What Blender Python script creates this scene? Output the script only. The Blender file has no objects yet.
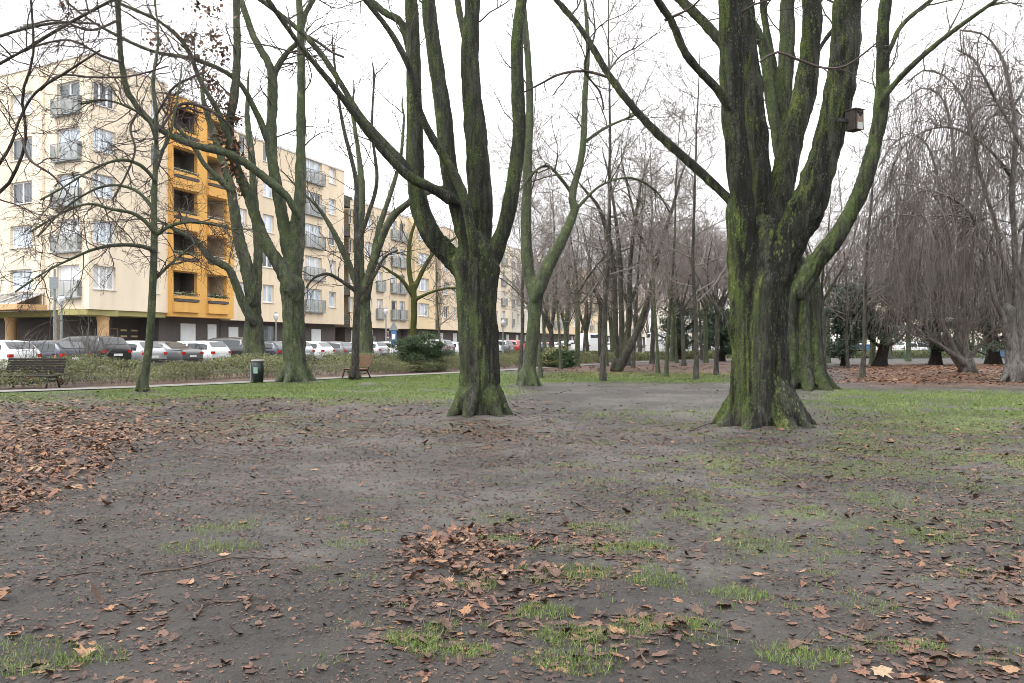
import bpy, math
import numpy as np
from mathutils import Matrix, Vector

SC = bpy.context.scene
COL = SC.collection
RAD = math.radians
CAM_H = 1.55      # eye height (m)
FPX = 850.0       # focal length expressed in pixels of a 1024 wide picture
HOR = 343.0

def W(px, py, d):
    return np.array([(px - 512.0) / FPX * d, d, CAM_H - (py - HOR) / FPX * d])

def gdist(py):
    return FPX * CAM_H / (py - HOR)

def G(px, py):
    d = gdist(py)
    return np.array([(px - 512.0) / FPX * d, d, 0.0])

# ------------------------------------------------------------------ noise
def _hash(ix, iy, iz, seed):
    h = (ix.astype(np.int64) * 374761393 + iy.astype(np.int64) * 668265263 + iz.astype(np.int64) * 2147483647 + seed * 974634721)
    h = (h ^ (h >> 13)) * 1274126177
    h = h & 0x7fffffff
    h = (h ^ (h >> 16)) & 0xffff
    return h / 65535.0

def vnoise(p, seed=0):
    p = np.asarray(p, float)
    f = np.floor(p)
    w = p - f
    w = w * w * (3 - 2 * w)
    i = f.astype(np.int64)
    out = 0
    for dx in (0, 1):
        for dy in (0, 1):
            for dz in (0, 1):
                c = _hash(i[:, 0] + dx, i[:, 1] + dy, i[:, 2] + dz, seed)
                wt = (w[:, 0] if dx else 1 - w[:, 0]) * (w[:, 1] if dy else 1 - w[:, 1]) * (w[:, 2] if dz else 1 - w[:, 2])
                out = out + c * wt
    return out

def fbm(p, seed=0, octv=3):
    s = 0; a = 0.5; tot = 0
    for o in range(octv):
        s = s + a * vnoise(p * (2.03 ** o), seed + o * 7); tot += a; a *= 0.5
    return s / tot

# ------------------------------------------------------------------ objects
def prop(o, label=None, cat=None, group=None, kind=None):
    if label: o['label'] = label
    if cat: o['category'] = cat
    if group: o['group'] = group
    if kind: o['kind'] = kind
    return o

def empty(name, loc, rotz=0.0, label=None, cat=None, group=None):
    o = bpy.data.objects.new(name, None)
    o.empty_display_size = 0.3
    COL.objects.link(o)
    o.location = loc
    o.rotation_euler = (0, 0, rotz)
    prop(o, label, cat, group)
    return o

def mesh_np(name, V, F, smooth=False, mats=None, midx=None):
    """V (n,3); F list of arrays (m,k) of one polygon size each."""
    me = bpy.data.meshes.new(name)
    if not isinstance(F, (list, tuple)): F = [F]
    F = [np.asarray(f, np.int32) for f in F if len(f)]
    V = np.asarray(V, np.float32)
    me.vertices.add(len(V))
    me.vertices.foreach_set('co', V.ravel())
    nl = sum(f.size for f in F); npol = sum(len(f) for f in F)
    me.loops.add(nl)
    me.loops.foreach_set('vertex_index', np.concatenate([f.ravel() for f in F]))
    me.polygons.add(npol)
    tot = np.concatenate([np.full(len(f), f.shape[1], np.int32) for f in F])
    st = np.concatenate([[0], np.cumsum(tot)[:-1]]).astype(np.int32)
    me.polygons.foreach_set('loop_start', st)
    me.polygons.foreach_set('loop_total', tot)
    me.polygons.foreach_set('use_smooth', np.full(npol, bool(smooth)))
    if mats is not None:
        for m in (mats if isinstance(mats, (list, tuple)) else [mats]): me.materials.append(m)
    if midx is not None:
        me.polygons.foreach_set('material_index', np.asarray(midx, np.int32))
    me.update(calc_edges=True)
    return me

def link(name, me, parent=None, loc=None, rotz=None):
    o = bpy.data.objects.new(name, me)
    COL.objects.link(o)
    if parent is not None: o.parent = parent
    if loc is not None: o.location = loc
    if rotz is not None: o.rotation_euler = (0, 0, rotz)
    return o

def copy_tree(o, parent=None):
    c = o.copy(); COL.objects.link(c)
    if parent is not None: c.parent = parent
    for ch in list(o.children): copy_tree(ch, c)
    return c

class MB:
    """collects polygons (python lists) into ONE mesh"""
    def __init__(s): s.v = []; s.f = []
    def poly(s, pts):
        n = len(s.v); s.v += [tuple(p) for p in pts]; s.f.append(tuple(range(n, n + len(pts))))
    def box(s, x0, x1, y0, y1, z0, z1, M=None):
        P = [(x0,y0,z0),(x1,y0,z0),(x1,y1,z0),(x0,y1,z0),(x0,y0,z1),(x1,y0,z1),(x1,y1,z1),(x0,y1,z1)]
        if M is not None: P = [tuple(M @ Vector(p)) for p in P]
        n = len(s.v); s.v += P
        for q in ((0,3,2,1),(4,5,6,7),(0,1,5,4),(1,2,6,5),(2,3,7,6),(3,0,4,7)): s.f.append(tuple(n+i for i in q))
    def bar(s, a, b, w, h=None, up=(0,0,1)):
        a = Vector(a); b = Vector(b); h = w if h is None else h
        t = (b - a).normalized(); upv = Vector(up)
        if abs(t.dot(upv)) > 0.95: upv = Vector((1,0,0))
        x = t.cross(upv).normalized(); y = x.cross(t)
        P = []
        for c in (a, b):
            for sx, sy in ((-1,-1),(1,-1),(1,1),(-1,1)): P.append(tuple(c + x*(sx*w/2) + y*(sy*h/2)))
        n = len(s.v); s.v += P
        for q in ((3,2,1,0),(4,5,6,7),(0,1,5,4),(1,2,6,5),(2,3,7,6),(3,0,4,7)): s.f.append(tuple(n+i for i in q))
    def tube(s, pts, rad, n=8, cap=True):
        pts = [Vector(p) for p in pts]
        if not hasattr(rad, '__len__'): rad = [rad]*len(pts)
        ref = None; rings = []
        for i, p in enumerate(pts):
            t = (pts[min(i+1, len(pts)-1)] - pts[max(i-1, 0)]).normalized()
            if ref is None:
                ref = Vector((0,0,1)) if abs(t.z) < 0.9 else Vector((1,0,0))
            x = ref - t*ref.dot(t); x.normalize(); ref = x
            y = t.cross(x)
            b = len(s.v)
            for k in range(n):
                a = 2*math.pi*k/n
                s.v.append(tuple(p + (x*math.cos(a) + y*math.sin(a))*rad[i]))
            rings.append(b)
        for i in range(len(rings)-1):
            for k in range(n):
                k2 = (k+1) % n
                s.f.append((rings[i]+k, rings[i]+k2, rings[i+1]+k2, rings[i+1]+k))
        if cap:
            s.f.append(tuple(rings[0]+k for k in reversed(range(n))))
            s.f.append(tuple(rings[-1]+k for k in range(n)))
    def lathe(s, prof, n=16, c=(0,0,0)):
        b = len(s.v)
        for r, z in prof:
            for k in range(n):
                a = 2*math.pi*k/n
                s.v.append((c[0]+r*math.cos(a), c[1]+r*math.sin(a), c[2]+z))
        for i in range(len(prof)-1):
            for k in range(n):
                k2 = (k+1) % n
                s.f.append((b+i*n+k, b+i*n+k2, b+(i+1)*n+k2, b+(i+1)*n+k))
        s.f.append(tuple(b+k for k in reversed(range(n))))
        s.f.append(tuple(b+(len(prof)-1)*n+k for k in range(n)))
    def mesh(s, name, mat, smooth=False):
        me = bpy.data.meshes.new(name)
        me.from_pydata(s.v, [], s.f)
        if mat is not None: me.materials.append(mat)
        if smooth: me.polygons.foreach_set('use_smooth', np.ones(len(me.polygons), bool))
        me.update(); return me
    def build(s, name, mat, parent=None, loc=None, smooth=False, bevel=0):
        o = link(name, s.mesh(name, mat, smooth), parent, loc)
        if bevel:
            m = o.modifiers.new('bevel', 'BEVEL'); m.width = bevel; m.segments = 2; m.limit_method = 'ANGLE'
        return o

# ------------------------------------------------------------------ tubes
def norm(v):
    return v / np.maximum(np.linalg.norm(v, axis=-1, keepdims=True), 1e-9)

def tubes(P, R, S):
    """P (T,N,3), R (T,N) -> verts, quads"""
    T, N, _ = P.shape
    if T == 0: return np.zeros((0,3)), np.zeros((0,4), int)
    tan = np.empty_like(P)
    tan[:, 1:-1] = P[:, 2:] - P[:, :-2]; tan[:, 0] = P[:, 1] - P[:, 0]; tan[:, -1] = P[:, -1] - P[:, -2]
    tan = norm(tan)
    mean = norm(P[:, -1] - P[:, 0])
    ref = np.where(np.abs(mean[:, 2:3]) < 0.8, np.array([[0,0,1.]]), np.array([[1.,0,0]]))
    ref = np.repeat(ref[:, None, :], N, 1)
    x = norm(np.cross(ref, tan)); y = np.cross(tan, x)
    a = np.arange(S) * 2*np.pi/S
    ring = x[:, :, None, :]*np.cos(a)[None, None, :, None] + y[:, :, None, :]*np.sin(a)[None, None, :, None]
    V = P[:, :, None, :] + ring*R[:, :, None, None]
    idx = np.arange(T*N*S).reshape(T, N, S)
    q = np.stack([idx[:, :-1, :], np.roll(idx, -1, 2)[:, :-1, :], np.roll(idx, -1, 2)[:, 1:, :], idx[:, 1:, :]], -1)
    return V.reshape(-1, 3), q.reshape(-1, 4)

def join_vf(parts):
    Vs = []; Fs = []; n = 0
    for V, F in parts:
        if len(V) == 0: continue
        Vs.append(V); Fs.append(F + n); n += len(V)
    if not Vs: return np.zeros((0,3)), np.zeros((0,4), int)
    return np.concatenate(Vs), np.concatenate(Fs)

def resample(pts, N):
    """Catmull-Rom through pts (K, D) -> (N, D)"""
    pts = np.asarray(pts, float); K = len(pts)
    if K == 2:
        t = np.linspace(0, 1, N)[:, None]; return pts[0]*(1-t) + pts[1]*t
    seg = np.linalg.norm(np.diff(pts[:, :3], axis=0), axis=1)
    cum = np.concatenate([[0], np.cumsum(seg)])
    tt = np.linspace(0, cum[-1], N)
    e = np.vstack([2*pts[0]-pts[1], pts, 2*pts[-1]-pts[-2]])
    i = np.clip(np.searchsorted(cum, tt, 'right')-1, 0, K-2)
    u = ((tt-cum[i])/np.maximum(seg[i], 1e-9))[:, None]
    p0, p1, p2, p3 = e[i], e[i+1], e[i+2], e[i+3]
    out = 0.5*((2*p1)+(-p0+p2)*u+(2*p0-5*p1+4*p2-p3)*u**2+(-p0+3*p1-3*p2+p3)*u**3)
    return out

def spawn(P, R, n, t0, t1, a0, a1, L0, L1, N, rr, rmin, up, wig, rng, absolute=False, rend=0.3, rmax=9.0):
    T, M, _ = P.shape
    if T == 0: return np.zeros((0, N, 3)), np.zeros((0, N))
    t = t0 + (t1-t0)*(np.arange(n)[None, :] + rng.random((T, n)))/n
    fi = t*(M-1); i0 = np.minimum(fi.astype(int), M-2); fr = fi-i0
    ti = np.arange(T)[:, None]
    pos = P[ti, i0]*(1-fr)[..., None] + P[ti, i0+1]*fr[..., None]
    rad = R[ti, i0]*(1-fr) + R[ti, i0+1]*fr
    tan = norm(P[ti, i0+1]-P[ti, i0])
    rv = rng.normal(size=(T, n, 3))
    perp = norm(rv - tan*(rv*tan).sum(-1, keepdims=True))
    ang = np.radians(rng.uniform(a0, a1, (T, n)))[..., None]
    d = tan*np.cos(ang) + perp*np.sin(ang)
    plen = np.linalg.norm(np.diff(P, axis=1), axis=2).sum(1)[:, None]
    L = rng.uniform(L0, L1, (T, n))
    if not absolute: L = L*plen*(1.15-0.6*t)
    C = T*n
    pos = pos.reshape(C, 3); d = d.reshape(C, 3); L = L.reshape(C); rad = rad.reshape(C)
    out = np.empty((C, N, 3)); out[:, 0] = pos
    st = (L/(N-1))[:, None]
    for k in range(1, N):
        d = norm(d + rng.normal(size=(C, 3))*wig + np.array([0, 0, up]))
        out[:, k] = out[:, k-1] + d*st
    r0 = np.clip(rad*rr, rmin, rmax)
    r = r0[:, None]*np.linspace(1, rend, N)[None, :]
    return out, np.maximum(r, rmin*0.55)

# ------------------------------------------------------------------ node helper
class NT:
    def __init__(s, name):
        s.m = bpy.data.materials.new(name); s.m.use_nodes = True
        s.t = s.m.node_tree; s.t.nodes.clear()
        s.out = s.t.nodes.new('ShaderNodeOutputMaterial')
    def n(s, typ, inp=None, **kw):
        nd = s.t.nodes.new('ShaderNode'+typ)
        for k, v in kw.items(): setattr(nd, k, v)
        for k, v in (inp or {}).items():
            sk = nd.inputs[k]
            if isinstance(v, bpy.types.NodeSocket): s.t.links.new(v, sk)
            else:
                if hasattr(sk.default_value, '__len__') and hasattr(v, '__len__') and len(sk.default_value) == 4 and len(v) == 3: v = (*v, 1)
                sk.default_value = v
        return nd
    def noise(s, vec, scale, detail=3, rough=0.55, dist=0.0):
        return s.n('TexNoise', {'Vector': vec, 'Scale': scale, 'Detail': detail, 'Roughness': rough, 'Distortion': dist}).outputs['Fac']
    def ramp(s, f, a, b, lo=0.0, hi=1.0):
        return s.n('MapRange', {'Value': f, 'From Min': a, 'From Max': b, 'To Min': lo, 'To Max': hi}, interpolation_type='SMOOTHSTEP').outputs['Result']
    def mix(s, f, a, b, bt='MIX'):
        nd = s.t.nodes.new('ShaderNodeMix'); nd.data_type = 'RGBA'; nd.blend_type = bt
        for k, v in ((0, f), (6, a), (7, b)):
            if isinstance(v, bpy.types.NodeSocket): s.t.links.new(v, nd.inputs[k])
            else: nd.inputs[k].default_value = (*v, 1) if (hasattr(v, '__len__') and len(v) == 3) else v
        return nd.outputs[2]
    def math(s, op, a, b=0.0, clamp=False):
        nd = s.t.nodes.new('ShaderNodeMath'); nd.operation = op; nd.use_clamp = clamp
        for k, v in ((0, a), (1, b)):
            if isinstance(v, bpy.types.NodeSocket): s.t.links.new(v, nd.inputs[k])
            else: nd.inputs[k].default_value = v
        return nd.outputs[0]
    def bump(s, h, strength=0.5, dist=0.02, normal=None):
        i = {'Height': h, 'Strength': strength, 'Distance': dist}
        if normal is not None: i['Normal'] = normal
        return s.n('Bump', i).outputs['Normal']
    def objco(s): return s.n('TexCoord').outputs['Object']
    def mapping(s, vec, sc): return s.n('Mapping', {'Vector': vec, 'Scale': sc}).outputs['Vector']
    def finish(s, color, rough=0.8, normal=None, spec=0.3, **kw):
        i = {'Base Color': color, 'Roughness': rough, 'Specular IOR Level': spec}
        if normal is not None: i['Normal'] = normal
        i.update(kw)
        b = s.n('BsdfPrincipled', i)
        s.t.links.new(b.outputs[0], s.out.inputs['Surface'])
        return s.m

def simple(name, col, rough=0.6, spec=0.4, var=0.12, scale=8.0, metal=0.0, bump=0.0, coat=0.0):
    t = NT(name); co = t.objco()
    f = t.noise(co, scale, 4)
    c = t.mix(t.ramp(f, 0.3, 0.7), tuple(x*(1-var) for x in col), tuple(min(1, x*(1+var)) for x in col))
    nm = t.bump(t.noise(co, scale*6, 3), bump, 0.01) if bump else None
    return t.finish(c, rough, nm, spec, Metallic=metal, **{'Coat Weight': coat})

def bark(name, dark, light, moss, mossamt, side=(-0.8, -0.3, 0.25), sc=1.0, speck=0.5, bumpd=0.03, wetbands=0.0):
    t = NT(name); co = t.objco()
    st = t.mapping(co, (1, 1, 0.22))
    ridg = t.noise(st, 16*sc, 5, 0.65, 0.4)
    big = t.noise(t.mapping(co, (1, 1, 0.5)), 1.7*sc, 4, 0.6, 0.3)
    fine = t.noise(co, 55*sc, 3, 0.6)
    col = t.mix(t.ramp(ridg, 0.34, 0.68), dark, light)
    col = t.mix(t.math('MULTIPLY', t.ramp(big, 0.42, 0.66), .7), col, tuple(x*0.6 for x in dark))
    col = t.mix(t.ramp(t.noise(t.mapping(co, (1, 1, .4)), 2.3*sc, 5, .7), .32, .70, 0.0, .55*min(1, mossamt*2)), col, (moss[0]*.55+.008, moss[1]*.52+.008, moss[2]*.8+.01))
    if wetbands > 0:
        wb = t.noise(t.mapping(co, (1, 1, 0.05)), 3.3*sc, 3, 0.5, 0.2)
        col = t.mix(t.math('MULTIPLY', t.ramp(wb, 0.44, 0.56), wetbands), col, (0.012, 0.011, 0.011))
    # moss grows on one side of the stem and on upward surfaces
    nrm = t.n('NewGeometry').outputs['Normal']
    d = t.n('VectorMath', {0: nrm, 1: side}, operation='DOT_PRODUCT').outputs['Value']
    mb = t.noise(t.mapping(co, (1, 1, 0.3)), 3.4*sc, 5, 0.65, 0.6)
    mm = t.math('ADD', t.math('MULTIPLY', d, 0.42), t.math('MULTIPLY', t.math('SUBTRACT', mb, 0.5), 1.9))
    mm = t.math('ADD', mm, mossamt-0.5)
    mm = t.math('ADD', mm, t.math('MULTIPLY', t.math('SUBTRACT', fine, 0.5), 0.8))
    mask = t.ramp(mm, -0.12, 0.42)
    mcol = t.mix(t.ramp(fine, 0.35, 0.7), tuple(x*0.5 for x in moss), moss)
    mcol = t.mix(t.ramp(t.noise(co, 4.5*sc, 3), 0.5, 0.75), mcol, (moss[0]*1.5, moss[1]*1.25, moss[2]*1.4))
    col = t.mix(t.math('MULTIPLY', mask, 0.92), col, mcol)
    # pale lichen flecks
    vor = t.n('TexVoronoi', {'Vector': t.mapping(co, (1, 1, 0.55)), 'Scale': 30*sc, 'Randomness': 1.0}).outputs['Distance']
    fl = t.math('MULTIPLY', t.ramp(vor, 0.34, 0.14), t.ramp(t.noise(co, 4.2*sc, 4), 0.42, 0.60))
    v2 = t.n('TexVoronoi', {'Vector': t.mapping(co, (1, 1, 0.5)), 'Scale': 17*sc, 'Randomness': 1.0})
    fl2 = t.math('MULTIPLY', t.ramp(v2.outputs['Distance'], 0.40, 0.18), t.ramp(t.noise(t.mapping(co, (1, 1, .4)), 2.6*sc, 4), 0.50, 0.66))
    col = t.mix(t.math('MULTIPLY', fl2, speck*.8), col, tuple(x*1.35 for x in moss))
    col = t.mix(t.math('MULTIPLY', fl, speck*.75), col, (0.165, 0.215, 0.10))
    plate = t.n('TexVoronoi', {'Vector': t.mapping(t.n('VectorMath', {0: co, 1: t.n('TexNoise', {'Vector': co, 'Scale': 9*sc, 'Detail': 2.0}).outputs['Color']}, operation='ADD').outputs[0], (1, 1, .3)), 'Scale': 15*sc}, feature='DISTANCE_TO_EDGE').outputs['Distance']
    crack = t.ramp(plate, 0.0, 0.10)
    col = t.mix(crack, t.mix(0.72, col, (0.006, 0.006, 0.006)), col)
    h = t.math('ADD', t.math('MULTIPLY', ridg, 0.8), t.math('ADD', t.math('MULTIPLY', fine, 0.35), t.math('MULTIPLY', crack, 0.5)))
    h = t.math('ADD', h, t.math('MULTIPLY', mask, 0.25))
    nm = t.bump(h, 0.95, bumpd*1.4)
    rough = t.math('ADD', 0.62, t.math('MULTIPLY', mask, 0.3))
    return t.finish(col, rough, nm, 0.14)
# ------------------------------------------------------------------ camera, sky, sun
cam = bpy.data.cameras.new('camera'); cam_o = bpy.data.objects.new('camera', cam); COL.objects.link(cam_o)
cam.sensor_width = 36.0; cam.lens = FPX/1024*36.0; cam.clip_end = 3000; cam.clip_start = 0.05
cam_o.location = (0, 0, CAM_H); cam_o.rotation_euler = (RAD(90)+math.atan(1.5/FPX), 0, 0)
SC.camera = cam_o

wd = bpy.data.worlds.new('World'); SC.world = wd; wd.use_nodes = True
nt = wd.node_tree; nt.nodes.clear()
sky = nt.nodes.new('ShaderNodeTexSky'); sky.sky_type = 'NISHITA'; sky.sun_disc = False
SUN_EL, SUN_AZ = 58.0, 230.0      # behind the camera to the left, hidden by cloud
sky.sun_elevation = RAD(SUN_EL); sky.sun_rotation = RAD(SUN_AZ); sky.dust_density = 4.0; sky.air_density = 1.0
bw = nt.nodes.new('ShaderNodeRGBToBW'); nt.links.new(sky.outputs[0], bw.inputs[0])
cl = nt.nodes.new('ShaderNodeMath'); cl.operation = 'MINIMUM'; cl.inputs[1].default_value = 14.0; nt.links.new(bw.outputs[0], cl.inputs[0])
tc = nt.nodes.new('ShaderNodeTexCoord')
nz = nt.nodes.new('ShaderNodeTexNoise'); nz.inputs['Scale'].default_value = 2.2; nz.inputs['Detail'].default_value = 5; nt.links.new(tc.outputs['Generated'], nz.inputs['Vector'])
mr = nt.nodes.new('ShaderNodeMapRange'); mr.inputs['From Min'].default_value = 0.3; mr.inputs['From Max'].default_value = 0.7; mr.inputs['To Min'].default_value = 8.2; mr.inputs['To Max'].default_value = 10.4
nt.links.new(nz.outputs['Fac'], mr.inputs['Value'])
mx = nt.nodes.new('ShaderNodeMix'); mx.data_type = 'FLOAT'; mx.inputs[0].default_value = 0.8
nt.links.new(cl.outputs[0], mx.inputs[2]); nt.links.new(mr.outputs['Result'], mx.inputs[3])
cb = nt.nodes.new('ShaderNodeMix'); cb.data_type = 'RGBA'; cb.blend_type = 'MULTIPLY'; cb.inputs[0].default_value = 1.0
nt.links.new(mx.outputs[0], cb.inputs[6]); cb.inputs[7].default_value = (0.985, 0.985, 1.0, 1)
sep = nt.nodes.new('ShaderNodeSeparateXYZ'); nt.links.new(tc.outputs['Generated'], sep.inputs[0])
gr_ = nt.nodes.new('ShaderNodeMapRange'); gr_.inputs['From Min'].default_value = 0.0; gr_.inputs['From Max'].default_value = 1.0; gr_.inputs['To Min'].default_value = 0.62; gr_.inputs['To Max'].default_value = 1.45
nt.links.new(sep.outputs['Z'], gr_.inputs['Value'])       # an overcast sky is brightest overhead
gm_ = nt.nodes.new('ShaderNodeMath'); gm_.operation = 'MULTIPLY'; nt.links.new(mx.outputs[0], gm_.inputs[0]); nt.links.new(gr_.outputs['Result'], gm_.inputs[1])
nt.links.new(gm_.outputs[0], cb.inputs[6])
bg = nt.nodes.new('ShaderNodeBackground'); bg.inputs['Strength'].default_value = 0.11
nt.links.new(cb.outputs[2], bg.inputs['Color'])
wo = nt.nodes.new('ShaderNodeOutputWorld'); nt.links.new(bg.outputs[0], wo.inputs['Surface'])

sl = bpy.data.lights.new('sun', 'SUN'); sl.energy = 0.7; sl.angle = RAD(25); sl.color = (1.0, 0.97, 0.93)
so = bpy.data.objects.new('sun', sl); COL.objects.link(so)
el, az = RAD(SUN_EL), RAD(SUN_AZ)
sd = Vector((math.sin(az)*math.cos(el), math.cos(az)*math.cos(el), math.sin(el)))
so.rotation_euler = sd.to_track_quat('Z', 'Y').to_euler(); so.location = (0, 0, 60)

vs = SC.view_settings; vs.view_transform = 'Standard'; vs.look = 'None'; vs.gamma = 1.0; vs.use_curve_mapping = False
vs.exposure = 1.5
SC.display_settings.display_device = 'sRGB'
SC.cycles.max_bounces = 6; SC.cycles.diffuse_bounces = 3; SC.cycles.glossy_bounces = 2; SC.cycles.transmission_bounces = 3
SC.cycles.use_denoising = True; SC.cycles.denoising_prefilter = 'ACCURATE'
SC.cycles.filter_width = 0.9


# ------------------------------------------------------------------ bark materials
M_HERO = bark('bark_wet_mossy', (0.015,0.0145,0.014), (0.092,0.086,0.078), (0.155,0.205,0.058), 0.32, side=(-0.95,0.05,0.25), wetbands=0.8, speck=0.9)
M_HERO2 = bark('bark_mossy', (0.020,0.019,0.018), (0.105,0.098,0.086), (0.130,0.175,0.062), 0.42, side=(-0.6,-0.25,0.5), wetbands=0.6, speck=0.8)
M_GREEN = bark('bark_green_grey', (0.072,0.075,0.060), (0.23,0.235,0.185), (0.160,0.205,0.095), 0.48, side=(-0.3,-0.5,0.4), wetbands=0.35, speck=0.6)
M_FAR = bark('bark_grey_brown', (0.045,0.042,0.037), (0.16,0.148,0.125), (0.11,0.125,0.06), 0.26, speck=0.3)
M_BEECH = bark('bark_grey_beech', (0.13,0.12,0.11), (0.30,0.28,0.26), (0.09,0.10,0.05), 0.06, speck=0.3, bumpd=0.015)
M_YEWT = bark('bark_dark_red', (0.02,0.015,0.013), (0.05,0.038,0.032), (0.05,0.06,0.02), 0.05, speck=0.1)
M_TWIG = simple('twig_bark', (0.062,0.050,0.044), 0.8, 0.2, 0.3, 3.0)
M_TWIGG = simple('twig_bark_greenish', (0.070,0.068,0.046), 0.8, 0.2, 0.3, 3.0)
M_TWIGR = simple('twig_bark_reddish', (0.085,0.060,0.050), 0.8, 0.2, 0.3, 3.0)
M_TWIGB = simple('twig_bark_grey', (0.125,0.108,0.098), 0.8, 0.2, 0.3, 3.0)

def vox_union(V_F, voxel, smooth_it):
    Vs = []; faces = []; n = 0
    for P, R, S in V_F:
        V, q = tubes(P[None], R[None], S)
        faces += [tuple(f) for f in (q+n)]
        N = len(P)
        faces.append(tuple(n + k for k in reversed(range(S))))
        faces.append(tuple(n + (N-1)*S + k for k in range(S)))
        Vs.append(V); n += len(V)
    me = bpy.data.meshes.new('tmp'); me.from_pydata(np.concatenate(Vs).tolist(), [], faces); me.update()
    o = bpy.data.objects.new('tmp', me); COL.objects.link(o)
    m = o.modifiers.new('r', 'REMESH'); m.mode = 'VOXEL'; m.voxel_size = voxel; m.adaptivity = 0
    s = o.modifiers.new('s', 'SMOOTH'); s.factor = 0.5; s.iterations = smooth_it
    dg = bpy.context.evaluated_depsgraph_get(); dg.update()
    ev = o.evaluated_get(dg); me2 = bpy.data.meshes.new_from_object(ev)
    nv = len(me2.vertices); V = np.empty(nv*3, np.float32); me2.vertices.foreach_get('co', V); V = V.reshape(-1, 3).astype(float)
    N = np.empty(nv*3, np.float32); me2.vertices.foreach_get('normal', N); N = N.reshape(-1, 3).astype(float)
    nl = len(me2.loops); L = np.empty(nl, np.int32); me2.loops.foreach_get('vertex_index', L)
    tot = np.empty(len(me2.polygons), np.int32); me2.polygons.foreach_get('loop_total', tot)
    assert (tot == 4).all()
    bpy.data.objects.remove(o); bpy.data.meshes.remove(me); bpy.data.meshes.remove(me2)
    return V, N, L.reshape(-1, 4)

def vert_normals(V, F):
    fn = np.cross(V[F[:, 2]]-V[F[:, 0]], V[F[:, 3]]-V[F[:, 1]])
    N = np.zeros_like(V)
    for k in range(4): np.add.at(N, F[:, k], fn)
    return norm(N)

def px_path(pts, d, o0, o1, N, ext=0.0, rng=None):
    """pixel polyline (px,py,width_px) at depth d (+o0..o1) -> world polyline + radius"""
    K = len(pts); w = []
    ys = [p[1] for p in pts]
    cum = [0.0]
    for i in range(1, K): cum.append(cum[-1] + math.hypot(pts[i][0]-pts[i-1][0], pts[i][1]-pts[i-1][1]))
    for i, p in enumerate(pts):
        dd = d + o0 + (o1-o0)*cum[i]/max(cum[-1], 1e-6)
        q = W(p[0], p[1], dd); w.append([*q, p[2]*dd/FPX/2])
    if ext > 0:
        a = np.array(w[-2][:3]); b = np.array(w[-1][:3]); v = (b-a)/np.linalg.norm(b-a); r = w[-1][3]
        p = b.copy(); steps = 5
        for k in range(1, steps+1):
            v = v + np.array([0, 0, 0.10]) + (rng.normal(size=3)*0.10 if rng is not None else 0); v /= np.linalg.norm(v)
            p = p + v*ext/steps
            w.append([*p, max(r*(1-0.8*k/steps), 0.012)])
    A = resample(np.array(w), N)
    return A[:, :3], np.maximum(A[:, 3], 0.008)

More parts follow.
